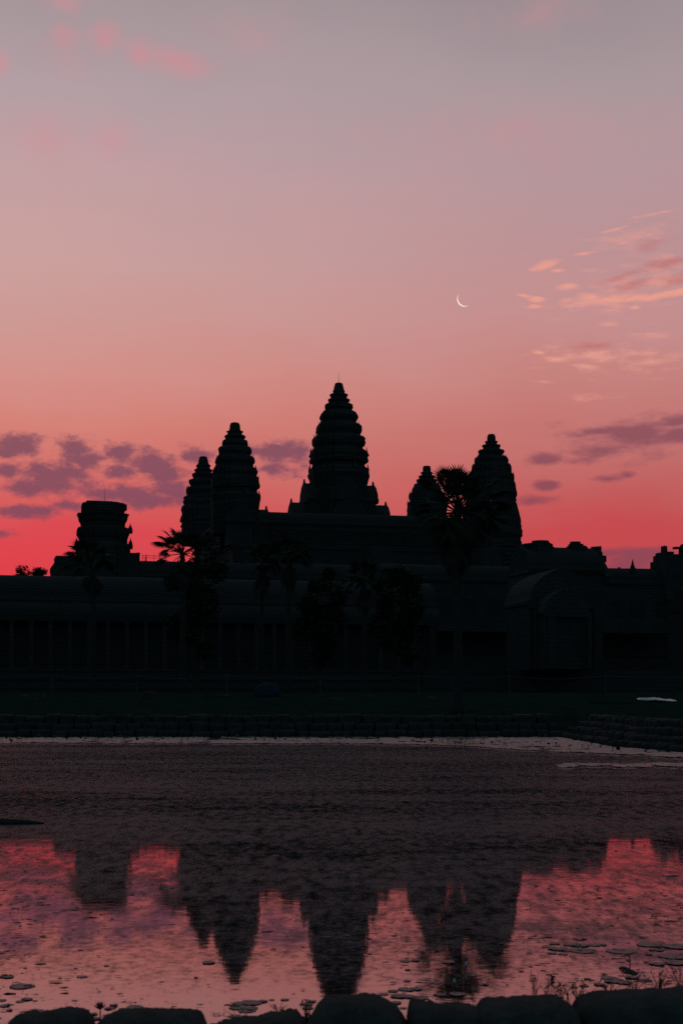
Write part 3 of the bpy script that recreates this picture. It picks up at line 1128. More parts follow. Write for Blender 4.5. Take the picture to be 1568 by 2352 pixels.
# rubble-edged end wall below the gable
mb = MB()
rng = random.Random(3)
for (pa, pb, ya, yb) in ((1366, 1378.5, 1255, 1275), (1362, 1382, 1268, 1285), (1358, 1387.5, 1276, 1291), (1358, 1386, 1290, 1297), (1358, 1383, 1296, 1340)):
    a, b = gx(pa)[0], gx(pb)[0]
    mb.box(((a + b) / 2 - .2, .2, (gz(pa, ya) + gz(pa, yb)) / 2), (b - a, 1.6 + rng.random(), gz(pa, ya) - gz(pa, yb)), jit=.08, rng=rng)
mb.build('end_wall', M['stone'], o)
for stub in ([(1205, 1254, 1400), (1221.5, 1247, 1300), (1224, 1242.7, 1249)], ):
    pass
for (levels) in ([(1197, 1268, 1256.5), (1199, 1265, 1250), (1221, 1261, 1247), (1222, 1258, 1242.5)],
                 [(1301, 1346, 1257), (1303, 1343.5, 1254.5), (1306, 1337, 1250), (1309, 1331, 1244.6)]):
    mb = MB()
    prev = zr - 2.2
    for (pa, pb, py) in levels:
        a, b = gx(pa)[0], gx(pb)[0]
        zt = gz((pa + pb) / 2, py)
        hw = (b - a) / 2
        rings = [[Vector(((a + b) / 2 + px_ * hw * 1.062 * .96, py_ * min(hw, 2.6) * 1.062, z_)) for px_, py_ in PLAN] for z_ in (prev, zt)]
        mb.loft(rings)
        prev = zt - .03
    mb.build('broken_tower', M['stone'], o)
# porches to the front
for (pxe, wd, py, ln) in ((1290, 8.0, 1304, 8.0), (1300, 5.2, 1352, 11.5)):
    # the porch's mouth stands ln in front of the wall and is seen at column pxe
    P = tp(0, -118.5 - ln)
    xr = (pxe - 784) / F
    t = (P.x * U.y - P.y * U.x) / (xr * U.y - U.x)
    u = (Vector((xr * t, t, 0)) - P).dot(U)
    zt = zof(py, t) - 4.7
    zs = zt - wd * .5
    mb = MB()
    mb.box((u, -3.5 - ln / 2, zs / 2), (wd, ln, zs))
    vault(mb, (u, -3.45, 0), (u, -3.5 - ln, 0), wd, zs + .002, zt)
    pr = mb.build('porch', M['stone'], o)
    mb = MB()
    pediment(mb, Vector((u, -3.5 - ln, 0)), (0, -1, 0), wd, zs - .5, zt - .4, .5)
    mb.build('pediment', M['stone'], pr)
    for sx in (-1, 1):
        mb = MB()
        mb.box((u + sx * (wd / 2 - .3), -3.5 - ln - 1.2, (zs - .8) / 2), (.55, .55, zs - .8))
        mb.build('pillar', M['stone'], o)


# ------------------------------------------------------------------ trees
def fan_leaf(mb, base, tip_dir, petiole, radius, roll, rng, span=250, n=24, droop=0.25):
    """a palmate leaf: stalk, then a pleated fan whose segments part at half length"""
    d = tip_dir.normalized()
    side_ = d.cross(Vector((0, 0, 1)))
    if side_.length < .1:
        side_ = Vector((1, 0, 0))
    side_.normalize()
    up = side_.cross(d)
    side_, up = side_ * math.cos(roll) + up * math.sin(roll), up * math.cos(roll) - side_ * math.sin(roll)
    mid = base + d * petiole * .55 + Vector((0, 0, petiole * .05))
    hub = base + d * petiole - Vector((0, 0, petiole * droop * .4))
    mb.tube([base, mid, hub], [.035, .025, .02], 4, cap=False)
    ax = (hub - mid).normalized()
    for i in range(n):
        a = R(-span / 2 + span * (i + .5) / n)
        da = R(span / n / 2)
        rl = radius * (0.78 + .22 * math.cos(a * .55)) * rng.uniform(.9, 1.05)

        def pt(ang, r, lift):
            q = ax * math.cos(ang) + side_ * math.sin(ang)
            return hub + q * r + up * lift + Vector((0, 0, -droop * r * r / radius * .6))
        k = .56
        lift = .05 * radius * (1 if i % 2 else -1)
        mb.add([hub, pt(a - da, rl * k, 0), pt(a, rl * k * 1.02, lift), pt(a + da, rl * k, 0), pt(a + rng.uniform(-.03, .03), rl, -.06 * rl), ],
               [(0, 1, 2), (0, 2, 3), (1, 4, 2), (2, 4, 3)])


def sugar_palm(label, px, py_heart, py_base, d, r_pet, r_fan, seed, zbase, explicit=(), n_live=26, n_dead=14, trunk=0.2, live=(88, -12), lean=0.0, skirt=1.0):
    rng = random.Random(seed)
    heart = at(px, py_heart, d)
    bx = heart.x + lean
    o = thing('sugar_palm', (bx, d, zbase), label, 'palm tree', 'sugar palms in front of the temple')
    H = heart.z - zbase
    off = Vector((heart.x - bx, 0, H))
    mb = MB()
    pts, rad = [], []
    for i in range(15):
        t = i / 14
        pts.append((off.x * t ** 1.5 + .03 * math.sin(t * 9 + seed), .03 * math.cos(t * 7), -0.25 + (H + .25) * t))
        rad.append((trunk * (1 + 1.1 * math.exp(-t * H / .45))) * (1.05 - .25 * t) + rng.uniform(-.008, .008))
    mb.tube(pts, rad, 12)
    mb.build('trunk', M['bark'], o, smooth=True)
    mb = MB()
    for (fx, fy, dep) in explicit:
        tgt = at(fx, fy, d) - heart + Vector((0, dep, 0))
        L = tgt.length
        fan_leaf(mb, off, tgt, max(L, .3), r_fan * rng.uniform(.9, 1.05) , rng.uniform(-.5, .5), rng)
    for i in range(n_live):
        a = i * 2.39996 + rng.uniform(-.25, .25)
        e = R(live[0] - (live[0] - live[1]) * ((i + .5) / n_live) ** .9)
        dv = Vector((math.cos(a) * math.cos(e), math.sin(a) * math.cos(e), math.sin(e)))
        fan_leaf(mb, off, dv, r_pet * rng.uniform(.8, 1.1), r_fan * rng.uniform(.8, 1.05), rng.uniform(-1.2, 1.2), rng, droop=.2 + .25 * rng.random())
    mb.build('crown', M['leaf'], o)
    mb = MB()
    for i in range(n_dead):
        a = i * 2.39996 + 1
        e = R(-58 - 28 * rng.random())
        dv = Vector((math.cos(a) * math.cos(e), math.sin(a) * math.cos(e), math.sin(e)))
        fan_leaf(mb, off + Vector((0, 0, -.05 - 1.1 * rng.random() * skirt)), dv, r_pet * rng.uniform(.25, .75) * skirt, r_fan * rng.uniform(.7, 1.0) * skirt, rng.uniform(-1.2, 1.2), rng, span=150, n=14, droop=.7)
    mb.build('dead_leaf_skirt', M['deadleaf'], o)
    return o


near_leaves = [(1022, 1090, -.3), (1034, 1097, .4), (1048, 1091, -.2), (1062, 1094, .5), (1076, 1090, -.3), (1086, 1101, .2), (1024, 1111, .3),
               (1040, 1106, -.6), (1058, 1108, -.7), (1030, 1146, .2), (986, 1106, -.2), (982, 1135, .3), (985, 1152, -.4), (980, 1168, .2), (986, 1174, -.5),
               (1103, 1092, .3), (1124, 1102, -.3), (1140, 1121, .2), (1109, 1126, -.6), (1130, 1141, .4), (1146, 1152, -.2), (1114, 1166, -.7), (1140, 1177, .3),
               (1100, 1150, .7), (1096, 1184, -.5), (1000, 1188, -.4), (1014, 1194, .4), (1036, 1122, .1), (1050, 1130, -.4), (1064, 1124, .2), (1076, 1114, .5), (1082, 1132, -.3), (1016, 1126, .2), (1072, 1140, .6), (1052, 1118, 1.2), (1060, 1130, -1.2), (1044, 1150, -1.4), (1062, 1160, 1.4),
               (978, 1194, .5), (1124, 1196, -.4)]
sugar_palm('tall sugar palm with a flared foot on the far bank, crown against the sky', 1050, 1176, 1637, 64.5, 1.15, .78, 5, 1.0,
           explicit=near_leaves, n_live=18, n_dead=40, trunk=.2, skirt=1.1, live=(-16, -54))
sugar_palm('sugar palm with its crown in front of the broken left tower', 214, 1292, 0, 100, 1.2, .95, 21, 1.9,
           explicit=[(172, 1268, -.3), (180, 1256, .2), (168, 1290, .3), (195, 1252, -.4)], n_live=16, n_dead=10)
sugar_palm('sugar palm with drooping fans against the red sky left of the left towers', 420, 1272, 0, 95, 1.25, .80, 33, 1.9,
           explicit=[(380, 1232, .2), (392, 1226, -.3), (404, 1224, .1), (371, 1244, -.2), (384, 1246, .4), (396, 1240, -.5), (408, 1240, .4), (400, 1256, -.3), (414, 1228, .3), (420, 1240, -.4),
                     (362, 1284, -.2), (372, 1280, .3), (432, 1236, -.3), (436, 1256, .4), (428, 1290, -.3), (444, 1280, .2), (412, 1262, .6), (404, 1296, -.2), (388, 1298, .3)], n_live=6, n_dead=8)
sugar_palm('dim sugar palm below the left front tower, its crown lost in the dark', 602, 1290, 0, 118, 1.3, 1.0, 44, 1.9, n_live=22)
sugar_palm('dim sugar palm just left of the central axis, half lost in the dark', 662, 1272, 0, 112, 1.3, 1.0, 45, 1.9, n_live=22)
sugar_palm('dim sugar palm in the dark below the right side of the central tower', 836, 1330, 0, 110, 1.2, .95, 46, 1.9, n_live=22)


def leafy_tree(name, label, cat, base, trunk_h, crown_c, crown_r, n, leaf, seed, group=None, mat='foliage'):
    rng = random.Random(seed)
    o = thing(name, base, label, cat, group)
    mb = MB()
    cc = Vector(crown_c)
    top = Vector((cc.x * .6, cc.y * .6, trunk_h))
    mb.tube([(0, 0, -.3), tuple(top * .5), tuple(top)], [trunk_h * .04 + .12, trunk_h * .03 + .1, trunk_h * .02 + .08], 8)
    lumps = []
    for i in range(26):
        v = Vector((rng.gauss(0, 1), rng.gauss(0, 1), rng.gauss(0, 1))).normalized() * (rng.random() ** .4)
        p = cc + Vector((v.x * crown_r[0], v.y * crown_r[1], v.z * crown_r[2]))
        lumps.append((p, rng.uniform(.22, .42) * min(crown_r)))
        if i < 14:
            mb.tube([tuple(top), tuple((top + p) / 2 + Vector((0, 0, .1))), tuple(p)], [trunk_h * .012 + .04, .05, .02], 5, cap=False)
    mb.build('trunk', M['bark'], o)
    mb = MB()
    for i in range(n):
        p, r = lumps[rng.randrange(len(lumps))]
        v = Vector((rng.gauss(0, 1), rng.gauss(0, 1), rng.gauss(0, 1))).normalized() * r * rng.random() ** .5 * 1.25
        q = p + v
        s = leaf * rng.uniform(.6, 1.3)
        rot = Matrix.Rotation(rng.uniform(0, 6.28), 3, 'Z') @ Matrix.Rotation(rng.uniform(-1.2, 1.2), 3, 'X')
        mb.add([q + rot @ Vector((-s, 0, 0)), q + rot @ Vector((0, -s * .5, s * .1)), q + rot @ Vector((s * 1.1, 0, 0)), q + rot @ Vector((0, s * .5, s * .1))], [(0, 1, 2, 3)])
    mb.build('crown', M[mat], o)
    return o


for (px, ptop, wpx, lab, sd, dd) in ((50, 1302, 36, 'small leafy tree top peeping over the roof at far left, leftmost of two', 71, 250), (84, 1300, 40, 'small leafy tree top peeping over the roof at far left, nearer the broken tower', 72, 256)):
    k = dd / F
    zt = zof(ptop, dd)
    leafy_tree('leafy_tree', lab, 'tree', ((px - 784) * k, dd, 1.9), zt - 6, (0, 0, zt - 1.9 - 2.0), (wpx * k * .62, wpx * k * .6, 2.0), 3600, .19, sd, 'tree tops behind the outer gallery')
for (px, ptop, hw, dd, lab, sd) in ((452, 1224, 46, 135, 'dark broadleaf tree in front of the left towers', 81), (735, 1300, 40, 140, 'dark broadleaf tree below the left side of the central tower', 82),
                                    (905, 1290, 42, 138, 'dark broadleaf tree between the central tower and the tall palm', 83)):
    k = dd / F
    zt = zof(ptop, dd) - 1.9
    leafy_tree('broadleaf_tree', lab, 'tree', ((px - 784) * k, dd, 1.9), zt * .4, (0, 0, zt * .60), (hw * k * 1.5, hw * k * 1.4, zt * .38), 9000, .22, sd)

# ------------------------------------------------------------------ far bank: fence, heap, stones
d = 80.0
k = d / F
o = thing('rope_fence', (0, d, land(0, d)), 'thin rope fence on grey posts across the far lawn', 'fence')
posts = [-90, 122, 315, 522, 736, 961, 1169, 1388, 1600]
zg = land(0, d)
tops = []
rng = random.Random(17)
for px in posts:
    x = (px - 784) * k
    h = 1.18 + rng.uniform(-.06, .06)
    lx = rng.uniform(-.05, .05)
    mb = MB()
    mb.tube([(x, 0, -.3), (x + lx, 0, h)], [.055, .045], 8)
    mb.build('post', M['wood'], o)
    tops.append((x + lx, h - .1))
mb = MB()
for (xa, za), (xb, zb) in zip(tops, tops[1:]):
    sag = rng.uniform(.05, .16)
    pts = [(xa + (xb - xa) * t / 10, -.05, za + (zb - za) * t / 10 - sag * 4 * (t / 10) * (1 - t / 10)) for t in range(11)]
    mb.tube(pts, .014, 5, cap=False)
mb.build('rope', M['rope'], o)


def lump(name, label, cat, px, pbase, d, wpx, hpx, mat, seed, depth=1.0, flat=2.6, group=None, rough=.12):
    """a rounded heap or boulder standing on the ground"""
    rng = random.Random(seed)
    k = d / F
    hw, H = wpx * k / 2, hpx * k
    x = (px - 784) * k
    mb = MB()
    n, rings = 20, []
    for j in range(8):
        t = j / 7
        r = (1 - t ** flat) ** (1 / flat) if t < 1 else .02
        ring = []
        for i in range(n):
            a = 2 * math.pi * i / n
            q = Vector((math.cos(a) * hw * r, math.sin(a) * hw * depth * r, H * t))
            f_ = 1 + rough * fbm((q.x / hw + seed, q.y / hw, q.z / hw), 1.7)
            ring.append(Vector((q.x * f_, q.y * f_, q.z * (1 + rough * .6 * fbm((q.x / hw, q.y / hw, seed), 2.0)) - .06)))
        rings.append(ring)
    mb.loft(rings)
    ob = mb.build(name, mat, smooth=True)
    ob.location = (x, d, ground_z(x, d))
    return tag(ob, label, cat, group)


lump('tarpaulin_heap', 'rounded heap under a blue tarpaulin on the far lawn', 'heap', 613, 0, 79, 58, 33, M['tarp'], 2, .7, 3.0, rough=.2)
lump('boulder', 'big pale boulder at far left on the lawn, larger of the pair', 'boulder', 58, 0, 77, 24, 13, M['laterite'], 3)
lump('boulder', 'small pale boulder on the lawn at far left, right of the bigger boulder', 'boulder', 81, 0, 75, 15, 11, M['laterite'], 4)
lump('boulder', 'low dark stone between the far left boulders and the broken tower', 'boulder', 102, 0, 77, 16, 9, M['laterite'], 5)
lump('boulder', 'broad low dark stone on the lawn below the drooping palm', 'boulder', 343, 0, 77, 36, 22, M['laterite'], 6, .6)
lump('boulder', 'flat pale stone in front of the foot of the tall palm, at its left', 'boulder', 990, 0, 76, 28, 10, M['laterite'], 9, .6)
lump('boulder', 'grey stone on the lawn below the central tower', 'boulder', 771, 0, 75, 46, 10, M['laterite'], 10, .5)
lump('boulder', 'low stone on the lawn between the central tower and the tall palm', 'boulder', 846, 0, 77, 24, 12, M['laterite'], 11, .6)
for (px, wpx, hpx, lab, sd) in ((478, 18, 14, 'squared stone block with a pale top, left of the blue heap', 7), (516, 30, 8, 'long low stone slab beside the blue heap', 8)):
    mb = MB()
    k = 77 / F
    rough_block(mb, (0, 0, hpx * k / 2 - .03), (wpx * k, wpx * k * .6, hpx * k), .1, random.Random(sd))
    ob = mb.build('stone_block', M['laterite'])
    x = (px - 784) * k
    ob.location = (x, 77, ground_z(x, 77))
    tag(ob, lab, 'stone block')
# grass mound with a pale sheet
lump('grass_mound', 'low grassy mound near the right edge of the far lawn', 'mound', 1405, 0, 72, 110, 14, M['grass'], 15, .6, 2.0)
mb = MB()
n = 14
vs = []
poly_t = [(1464, 1603), (1500, 1606), (1546, 1612)]
for j in range(6):
    for i in range(n + 1):
        t = i / n
        x = (-1.0 + 2.0 * t)
        yv = (j / 5 - .5) * 1.5 * (1 - .75 * abs(t - .62) ** 1.2 * 1.4) + .15
        zz = .06 + .13 * math.sin(math.pi * min(1, max(0, (j / 5)))) * (.35 + .65 * math.sin(math.pi * t)) + .04 * fbm((x, yv, 2), 3.0) + .08 * (1 - t)
        vs.append((x, yv, zz))
nn = n + 1
cnt = len(vs)
vs += [(x, y, z_ - .02) for x, y, z_ in vs]
fs = [(j * nn + i, j * nn + i + 1, (j + 1) * nn + i + 1, (j + 1) * nn + i) for j in range(5) for i in range(n)]
fs += [tuple(reversed([q + cnt for q in f])) for f in fs]
mb.add(vs, fs)
ob = mb.build('plastic_sheet', M['sheet'], smooth=True)
ob.location = ((1506 - 784) * 74 / F, 74, ground_z((1506 - 784) * 74 / F, 74) - .03)
tag(ob, 'pale crumpled sheet lying on the grass at the right edge', 'sheet')

# ------------------------------------------------------------------ near bank: rocks
def rock(label, outline, d, seed, depth=.34):
    """one worn block of the near bank; the outline is its crest"""
    k = d / F
    rng = random.Random(seed)
    xs_ = [(p[0] - 784) * k for p in outline]
    zs_ = [zof(p[1], d) for p in outline]
    cx = (xs_[0] + xs_[-1]) / 2
    zb = 0.30
    mb = MB()
    N = 36
    rings = []

    def crest(x):
        for (a, za), (b, zb_) in zip(zip(xs_, zs_), list(zip(xs_, zs_))[1:]):
            if x <= b:
                return za + (zb_ - za) * max(0, (x - a)) / max(b - a, 1e-6)
        return zs_[-1]
    for i in range(N + 1):
        x = xs_[0] + (xs_[-1] - xs_[0]) * i / N
        e = min(i, N - i) / N
        zc = crest(x)
        dp = depth * (min(1, e * 6) ** .5 * .85 + .15)
        ring = []
        for j in range(15):
            a = math.pi * j / 14
            cy, sz = math.cos(a), math.sin(a)
            kk = (abs(cy) ** 3.4 + abs(sz) ** 3.4) ** (-1 / 3.4)
            y = cy * kk * dp
            z_ = zb + (zc - zb) * sz * kk - max(0, y) * .12 * sz
            f_ = .012 * fbm((x, y, z_), 9.0) + .006 * fbm((x + 5, y, z_), 30)
            ring.append(Vector((x - cx, y + f_, z_ + f_ * .8 - zb if sz * kk > .3 else z_ - zb)))
        rings.append(ring)
    mb.loft(rings)
    ob = mb.build('bank_rock', M['rock'], smooth=True)
    ob.location = (cx, d, zb)
    return tag(ob, label, 'rock', 'laterite rocks along the near bank')


D1 = 6.0
rock('leftmost dark rock on the near bank, cut by the bottom edge', [(14, 2362), (24, 2348), (45, 2329), (100, 2325), (150, 2319.5), (170, 2319), (185, 2327), (200, 2342), (214, 2362)], D1, 1)
rock('long flat-topped rock right of the red water lily', [(219, 2362), (226, 2349), (237, 2335), (262, 2325), (300, 2321), (392, 2319.5), (422, 2322), (455, 2327), (464, 2340), (476, 2362)], D1, 2)
rock('low sloping rock left of the tallest middle rock', [(470, 2362), (500, 2351), (567, 2340), (617, 2331), (655, 2327), (675, 2329), (700, 2338), (712, 2362)], D1 + .1, 3)
rock('high rounded rock in the middle of the near bank', [(700, 2362), (712, 2335), (727, 2312), (742, 2299), (762, 2292), (784, 2290), (859, 2285), (869, 2289), (896, 2304), (914, 2317), (932, 2340), (940, 2365)], D1, 4, .4)
rock('flat rock with a square left corner, under the reflection of the palm', [(932, 2365), (936, 2325), (939, 2306), (946, 2301), (971, 2302), (1034, 2309), (1096, 2314), (1112, 2330), (1116, 2365)], D1, 5, .36)
rock('broad rock with a dip at its right, by the weeds', [(1086, 2365), (1096, 2320), (1106, 2307), (1119, 2299), (1134, 2296), (1176, 2295), (1208, 2296), (1246, 2291), (1281, 2293), (1301, 2301), (1320, 2315), (1332, 2365)], D1 - .05, 6, .4)
rock('largest rock, rising to the right edge of the near bank', [(1306, 2365), (1324, 2312), (1346, 2294), (1376, 2284), (1438, 2280), (1501, 2274), (1551, 2273), (1590, 2268), (1680, 2270), (1720, 2300), (1730, 2365)], D1, 7, .45)

# ------------------------------------------------------------------ pond plants
def water_y(py):
    return CZ * F / (py - HZ)


def pad_mesh(rng, r, raised=0.0):
    mb = MB()
    n = 26
    slit = rng.uniform(0, 6.28)
    ring, ring2 = [], []
    for i in range(n + 1):
        a = slit + .16 + (2 * math.pi - .32) * i / n
        rr = r * (1 + .05 * math.sin(3 * a + seed_[0]) + .03 * rng.uniform(-1, 1))
        ring.append((math.cos(a) * rr, math.sin(a) * rr, .006 + .004 * r / .1 * (rng.random() * .6 + .3 * math.sin(4 * a))))
        ring2.append((math.cos(a) * rr * .6, math.sin(a) * rr * .6, .007))
    vs = [(0, 0, .006)] + ring2 + ring
    m_ = n + 1
    fs = [(0, 1 + i, 2 + i) for i in range(n)] + [(1 + i, 1 + m_ + i, 2 + m_ + i, 2 + i) for i in range(n)]
    vs2 = [(x, y, z_ - .004) for x, y, z_ in vs]
    o_ = len(vs)
    mb.add(vs + vs2, fs + [tuple(reversed([q + o_ for q in f])) for f in fs])
    return mb


seed_ = [0]
clusters = {
    'by the left edge': [(17, 2244, 33), (51, 2266, 58), (62, 2296, 28), (46, 2301, 20), (5, 2298, 22), (11, 2311, 26), (22, 2321, 16)],
    'behind the leftmost rock and the red water lily': [(82, 2323, 40), (217, 2330, 18), (215, 2341, 30), (202, 2332, 14)],
    'just behind the long flat-topped rock': [(262, 2309, 20), (253, 2317, 28), (310, 2315, 40), (337, 2318, 24), (283, 2319, 22)],
    'alone on the bright water at left': [(189, 2244, 26), (245, 2219, 12), (479, 2212, 30), (450, 2246, 10)],
    'in the dark clump behind the low sloping rock': [(575, 2304, 52), (552, 2306, 36), (547, 2315, 44), (578, 2317, 30), (567, 2322, 42), (604, 2301, 22), (624, 2297, 14), (654, 2297, 20), (539, 2335, 30), (562, 2337, 22)],
    'beside the left flank of the high middle rock': [(707, 2316, 26), (703, 2307, 30), (716, 2301, 20)],
    'in the gap right of the high middle rock': [(903, 2277, 25), (935, 2273, 42), (956, 2273, 26), (916, 2289, 40), (938, 2290, 34), (879, 2284, 26), (909, 2304, 26), (964, 2293, 40), (925, 2316, 18)],
    'on the bright strip between the tower reflections': [(931, 2208, 25), (954, 2207, 20), (935, 2254, 16), (936, 2228, 14)],
    'within the dark reflection of the palm': [(1050, 2285, 38), (1029, 2211, 30), (1010, 2285, 30), (1085, 2240, 26), (1000, 2258, 28), (1110, 2262, 24)],
    'in the raft left of the tall-stemmed leaf': [(1310, 2170, 34), (1332, 2172, 40), (1281, 2180, 46), (1338, 2184, 64), (1362, 2171, 36), (1382, 2171, 22), (1273, 2168, 25), (1267, 2190, 22), (1292, 2192, 24), (1251, 2176, 18), (1305, 2184, 30)],
    'near the right edge': [(1426, 2185, 70), (1492, 2170, 64), (1551, 2175, 60), (1506, 2182, 35), (1545, 2197, 70), (1508, 2215, 36), (1553, 2212, 58), (1525, 2213, 20)],
    'scattered before the largest rock': [(1348, 2249, 17), (1410, 2254, 50), (1398, 2247, 40), (1432, 2258, 36), (1376, 2262, 26), (1340, 2265, 22), (1318, 2268, 20), (1450, 2246, 30), (1480, 2252, 34)],
    'drifting singly on the bright water at right': [(1216, 2155, 10), (1246, 2155, 8), (1341, 2157, 13), (1490, 2193, 16)],
}
ORD = ['first', 'second', 'third', 'fourth', 'fifth', 'sixth', 'seventh', 'eighth', 'ninth', 'tenth', 'eleventh', 'twelfth']
rng = random.Random(99)
for cname, pads in clusters.items():
    pads = sorted(pads)
    big_ = max(p[2] for p in pads)
    for i, (px, py, wpx) in enumerate(pads):
        y = water_y(py)
        r = wpx * y / F / 2
        seed_[0] = px
        ob = pad_mesh(rng, r).build('lily_pad', M['pad'])
        ob.location = ((px - 784) / F * y, y, -0.003 + .0012 * (i % 4))
        size = 'largest' if wpx == big_ else ORD[i]
        lab = ('largest lily pad floating %s' % cname) if wpx == big_ else ('%s lily pad from the left floating %s' % (ORD[i], cname))
        tag(ob, lab, 'lily pad', 'lily pads on the near water')


def stalk(mb, x, y, z0, z1, bend=0.0, r=.004):
    mb.tube([(x, y, z0), (x + bend * .4, y, (z0 + z1) / 2), (x + bend, y, z1)], r, 5, cap=False)


# red water lily
fy = 7.9
p = at(230, 2320, fy)
o = thing('water_lily_flower', (p.x, fy, 0), 'open red water lily flower on a stalk between the two leftmost rocks', 'flower')
mb = MB()
stalk(mb, 0, 0, -.1, p.z, .002)
mb.build('stalk', M['stem'], o)
mb = MB()
for ringi, (cnt_, tilt, ln) in enumerate(((9, 38, .052), (8, 58, .054), (6, 74, .050))):
    for i in range(cnt_):
        a = 2 * math.pi * (i + .5 * ringi) / cnt_
        dv = Vector((math.cos(a) * math.cos(R(tilt)), math.sin(a) * math.cos(R(tilt)), math.sin(R(tilt))))
        s = Vector((-math.sin(a), math.cos(a), 0)) * .008
        b0 = Vector((0, 0, p.z))
        mid = b0 + dv * ln * .55 - Vector((0, 0, .003))
        mb.add([b0, mid + s, b0 + dv * ln, mid - s], [(0, 1, 2, 3)])
mb.build('petals', M['petal'], o)
# buds
for (px, py, lab) in ((1070, 2217, 'tiny pale bud standing in the palm reflection, farther one'), (1043, 2256, 'tiny pale bud standing in the palm reflection, nearer one')):
    y = water_y(py + 10)
    q = at(px, py, y)
    o = thing('lily_bud', (q.x, y, 0), lab, 'bud')
    mb = MB()
    stalk(mb, 0, 0, -.05, q.z, .0, .003)
    mb.build('stalk', M['stem'], o)
    mb = MB()
    mb.loft([round_ring(.003, q.z - .006, 8), round_ring(.011, q.z + .004, 8), round_ring(.011, q.z + .012, 8), round_ring(.003, q.z + .026, 8)])
    mb.build('bud', M['bud'], o)
# raised leaf on a stalk
y = water_y(2212)
q = at(1441, 2195, y)
o = thing('raised_lily_leaf', (q.x, y, 0), 'dark lily leaf held above the water on a bent stalk, by the widest pad', 'lily leaf')
mb = MB()
stalk(mb, 0.02, 0, -.05, q.z, -.01, .004)
mb.build('stalk', M['stem'], o)
seed_[0] = 3
mb = pad_mesh(rng, 43 * y / F / 2)
mb.v = [(x, yy, z_ + q.z + .012 * math.sin(x * 30) - yy * .18) for x, yy, z_ in mb.v]
mb.build('leaf', M['darkleaf'], o)
# curled leaf standing up
y = water_y(2251)
q = at(1268, 2243, y)
mb = MB()
h = 15 * y / F
mb.add([(-.006, 0, 0), (.006, .004, 0), (.004, .01, h * .45), (-.012, 0, h), (.001, .006, h * .75), (.026, .012, h * .52), (.008, .008, h * .33), (-.006, .004, h * .4), (-.012, .002, h * .12)],
       [(0, 1, 6, 7, 8), (7, 6, 2, 4, 3), (2, 5, 4), (2, 6, 5)])
ob = mb.build('curled_leaf', M['darkleaf'])
sol = ob.modifiers.new('thickness', 'SOLIDIFY')
sol.thickness = .008
ob.location = (q.x, y, -.004)
tag(ob, 'dark curled leaf sticking up from the water before the broad rock', 'leaf')

# drifting log at the left edge
y = water_y(1893)
mb = MB()
mb.tube([(-1.0, .1, .015), (-.6, .03, .03), (0, 0, .03), (.35, .02, .022), (.58, .05, .012)], [.05, .06, .055, .04, .012], 9)
ob = mb.build('floating_log', M['darkleaf'], smooth=True)
ob.location = (at(0, 1893, y).x + .05, y, 0)
tag(ob, 'dark log floating in the pond at the left edge', 'log')

# small floating leaves and scum near by
rng = random.Random(7)
mb = MB()


def clear(x, y):
    return noise.noise(Vector((x * .55 + 3, y * .4, 1)))


n_ = 0
while n_ < 3000:
    t = rng.random()
    y = 7.6 * (36 / 7.6) ** (t ** .9)
    x = rng.uniform(-.27, .27) * y
    dens = clear(x, y) * 1.0 + .30
    if y < 14 and x > 1.2 and 9.2 < y < 11.2:
        dens += .45
    if rng.random() > dens:
        continue
    s = rng.uniform(.003, .010) * (1 + y / 16)
    if rng.random() < .05:
        s *= 1.9
    n = 5
    a0 = rng.uniform(0, 6.28)
    el_ = rng.uniform(1, 2.6)
    tl_ = rng.uniform(-.25, .25)
    vs = []
    for i in range(n):
        a = a0 + 2 * math.pi * i / n
        vx, vy = math.cos(a) * s * el_, math.sin(a) * s
        vs.append((x + vx, y + vy, .004 + abs(tl_) * s + vy * tl_ + rng.uniform(0, .004)))
    mb.add(vs, [tuple(range(n))])
    n_ += 1
tag(mb.build('floating_leaves', M['scum']), 'small dark leaf litter floating over the near half of the pond', 'leaf litter', kind='stuff')

# lily carpet along the far shore
mb = MB()
n_ = 0
while n_ < 15000:
    x = rng.uniform(-18, 10.6)
    y = rng.uniform(35, 60.8)
    lim = 54.0
    if x > 2:
        lim = 54.0 - (x - 2) * 1.45
    lim += 1.3 * noise.noise(Vector((x * .35, 0, 4))) + .6 * noise.noise(Vector((x * 1.2, 0, 9)))
    hi = 60.7
    hi = min(hi, 60.7)
    if x > right_edge(y) - .1:
        continue
    inband = y > lim
    streak = x > 5.5 and 36.6 < y + noise.noise(Vector((x, 3, 3))) * .5 < 37.8
    if not (inband or streak):
        continue
    if noise.noise(Vector((x * .5, y * .6, 2))) + .8 * noise.noise(Vector((x * 2, y * 1.2, 5))) < (.02 if not inband else -.10):
        continue
    s = rng.uniform(.07, .17)
    a0 = rng.uniform(0, 6.28)
    tx, ty = rng.gauss(0, .05), rng.gauss(.075, .05)
    vs = []
    for i in range(7):
        a = a0 + 2 * math.pi * i / 7
        vx, vy = math.cos(a) * s, math.sin(a) * s
        vs.append((x + vx, y + vy, .012 + abs(tx) * s + abs(ty) * s + vx * tx + vy * ty))
    mb.add(vs, [tuple(range(7))])
    n_ += 1
tag(mb.build('lily_carpet', M['carpet']), 'pale carpet of lily leaves along the far shore and right corner', 'lily carpet', kind='stuff')
mb = MB()
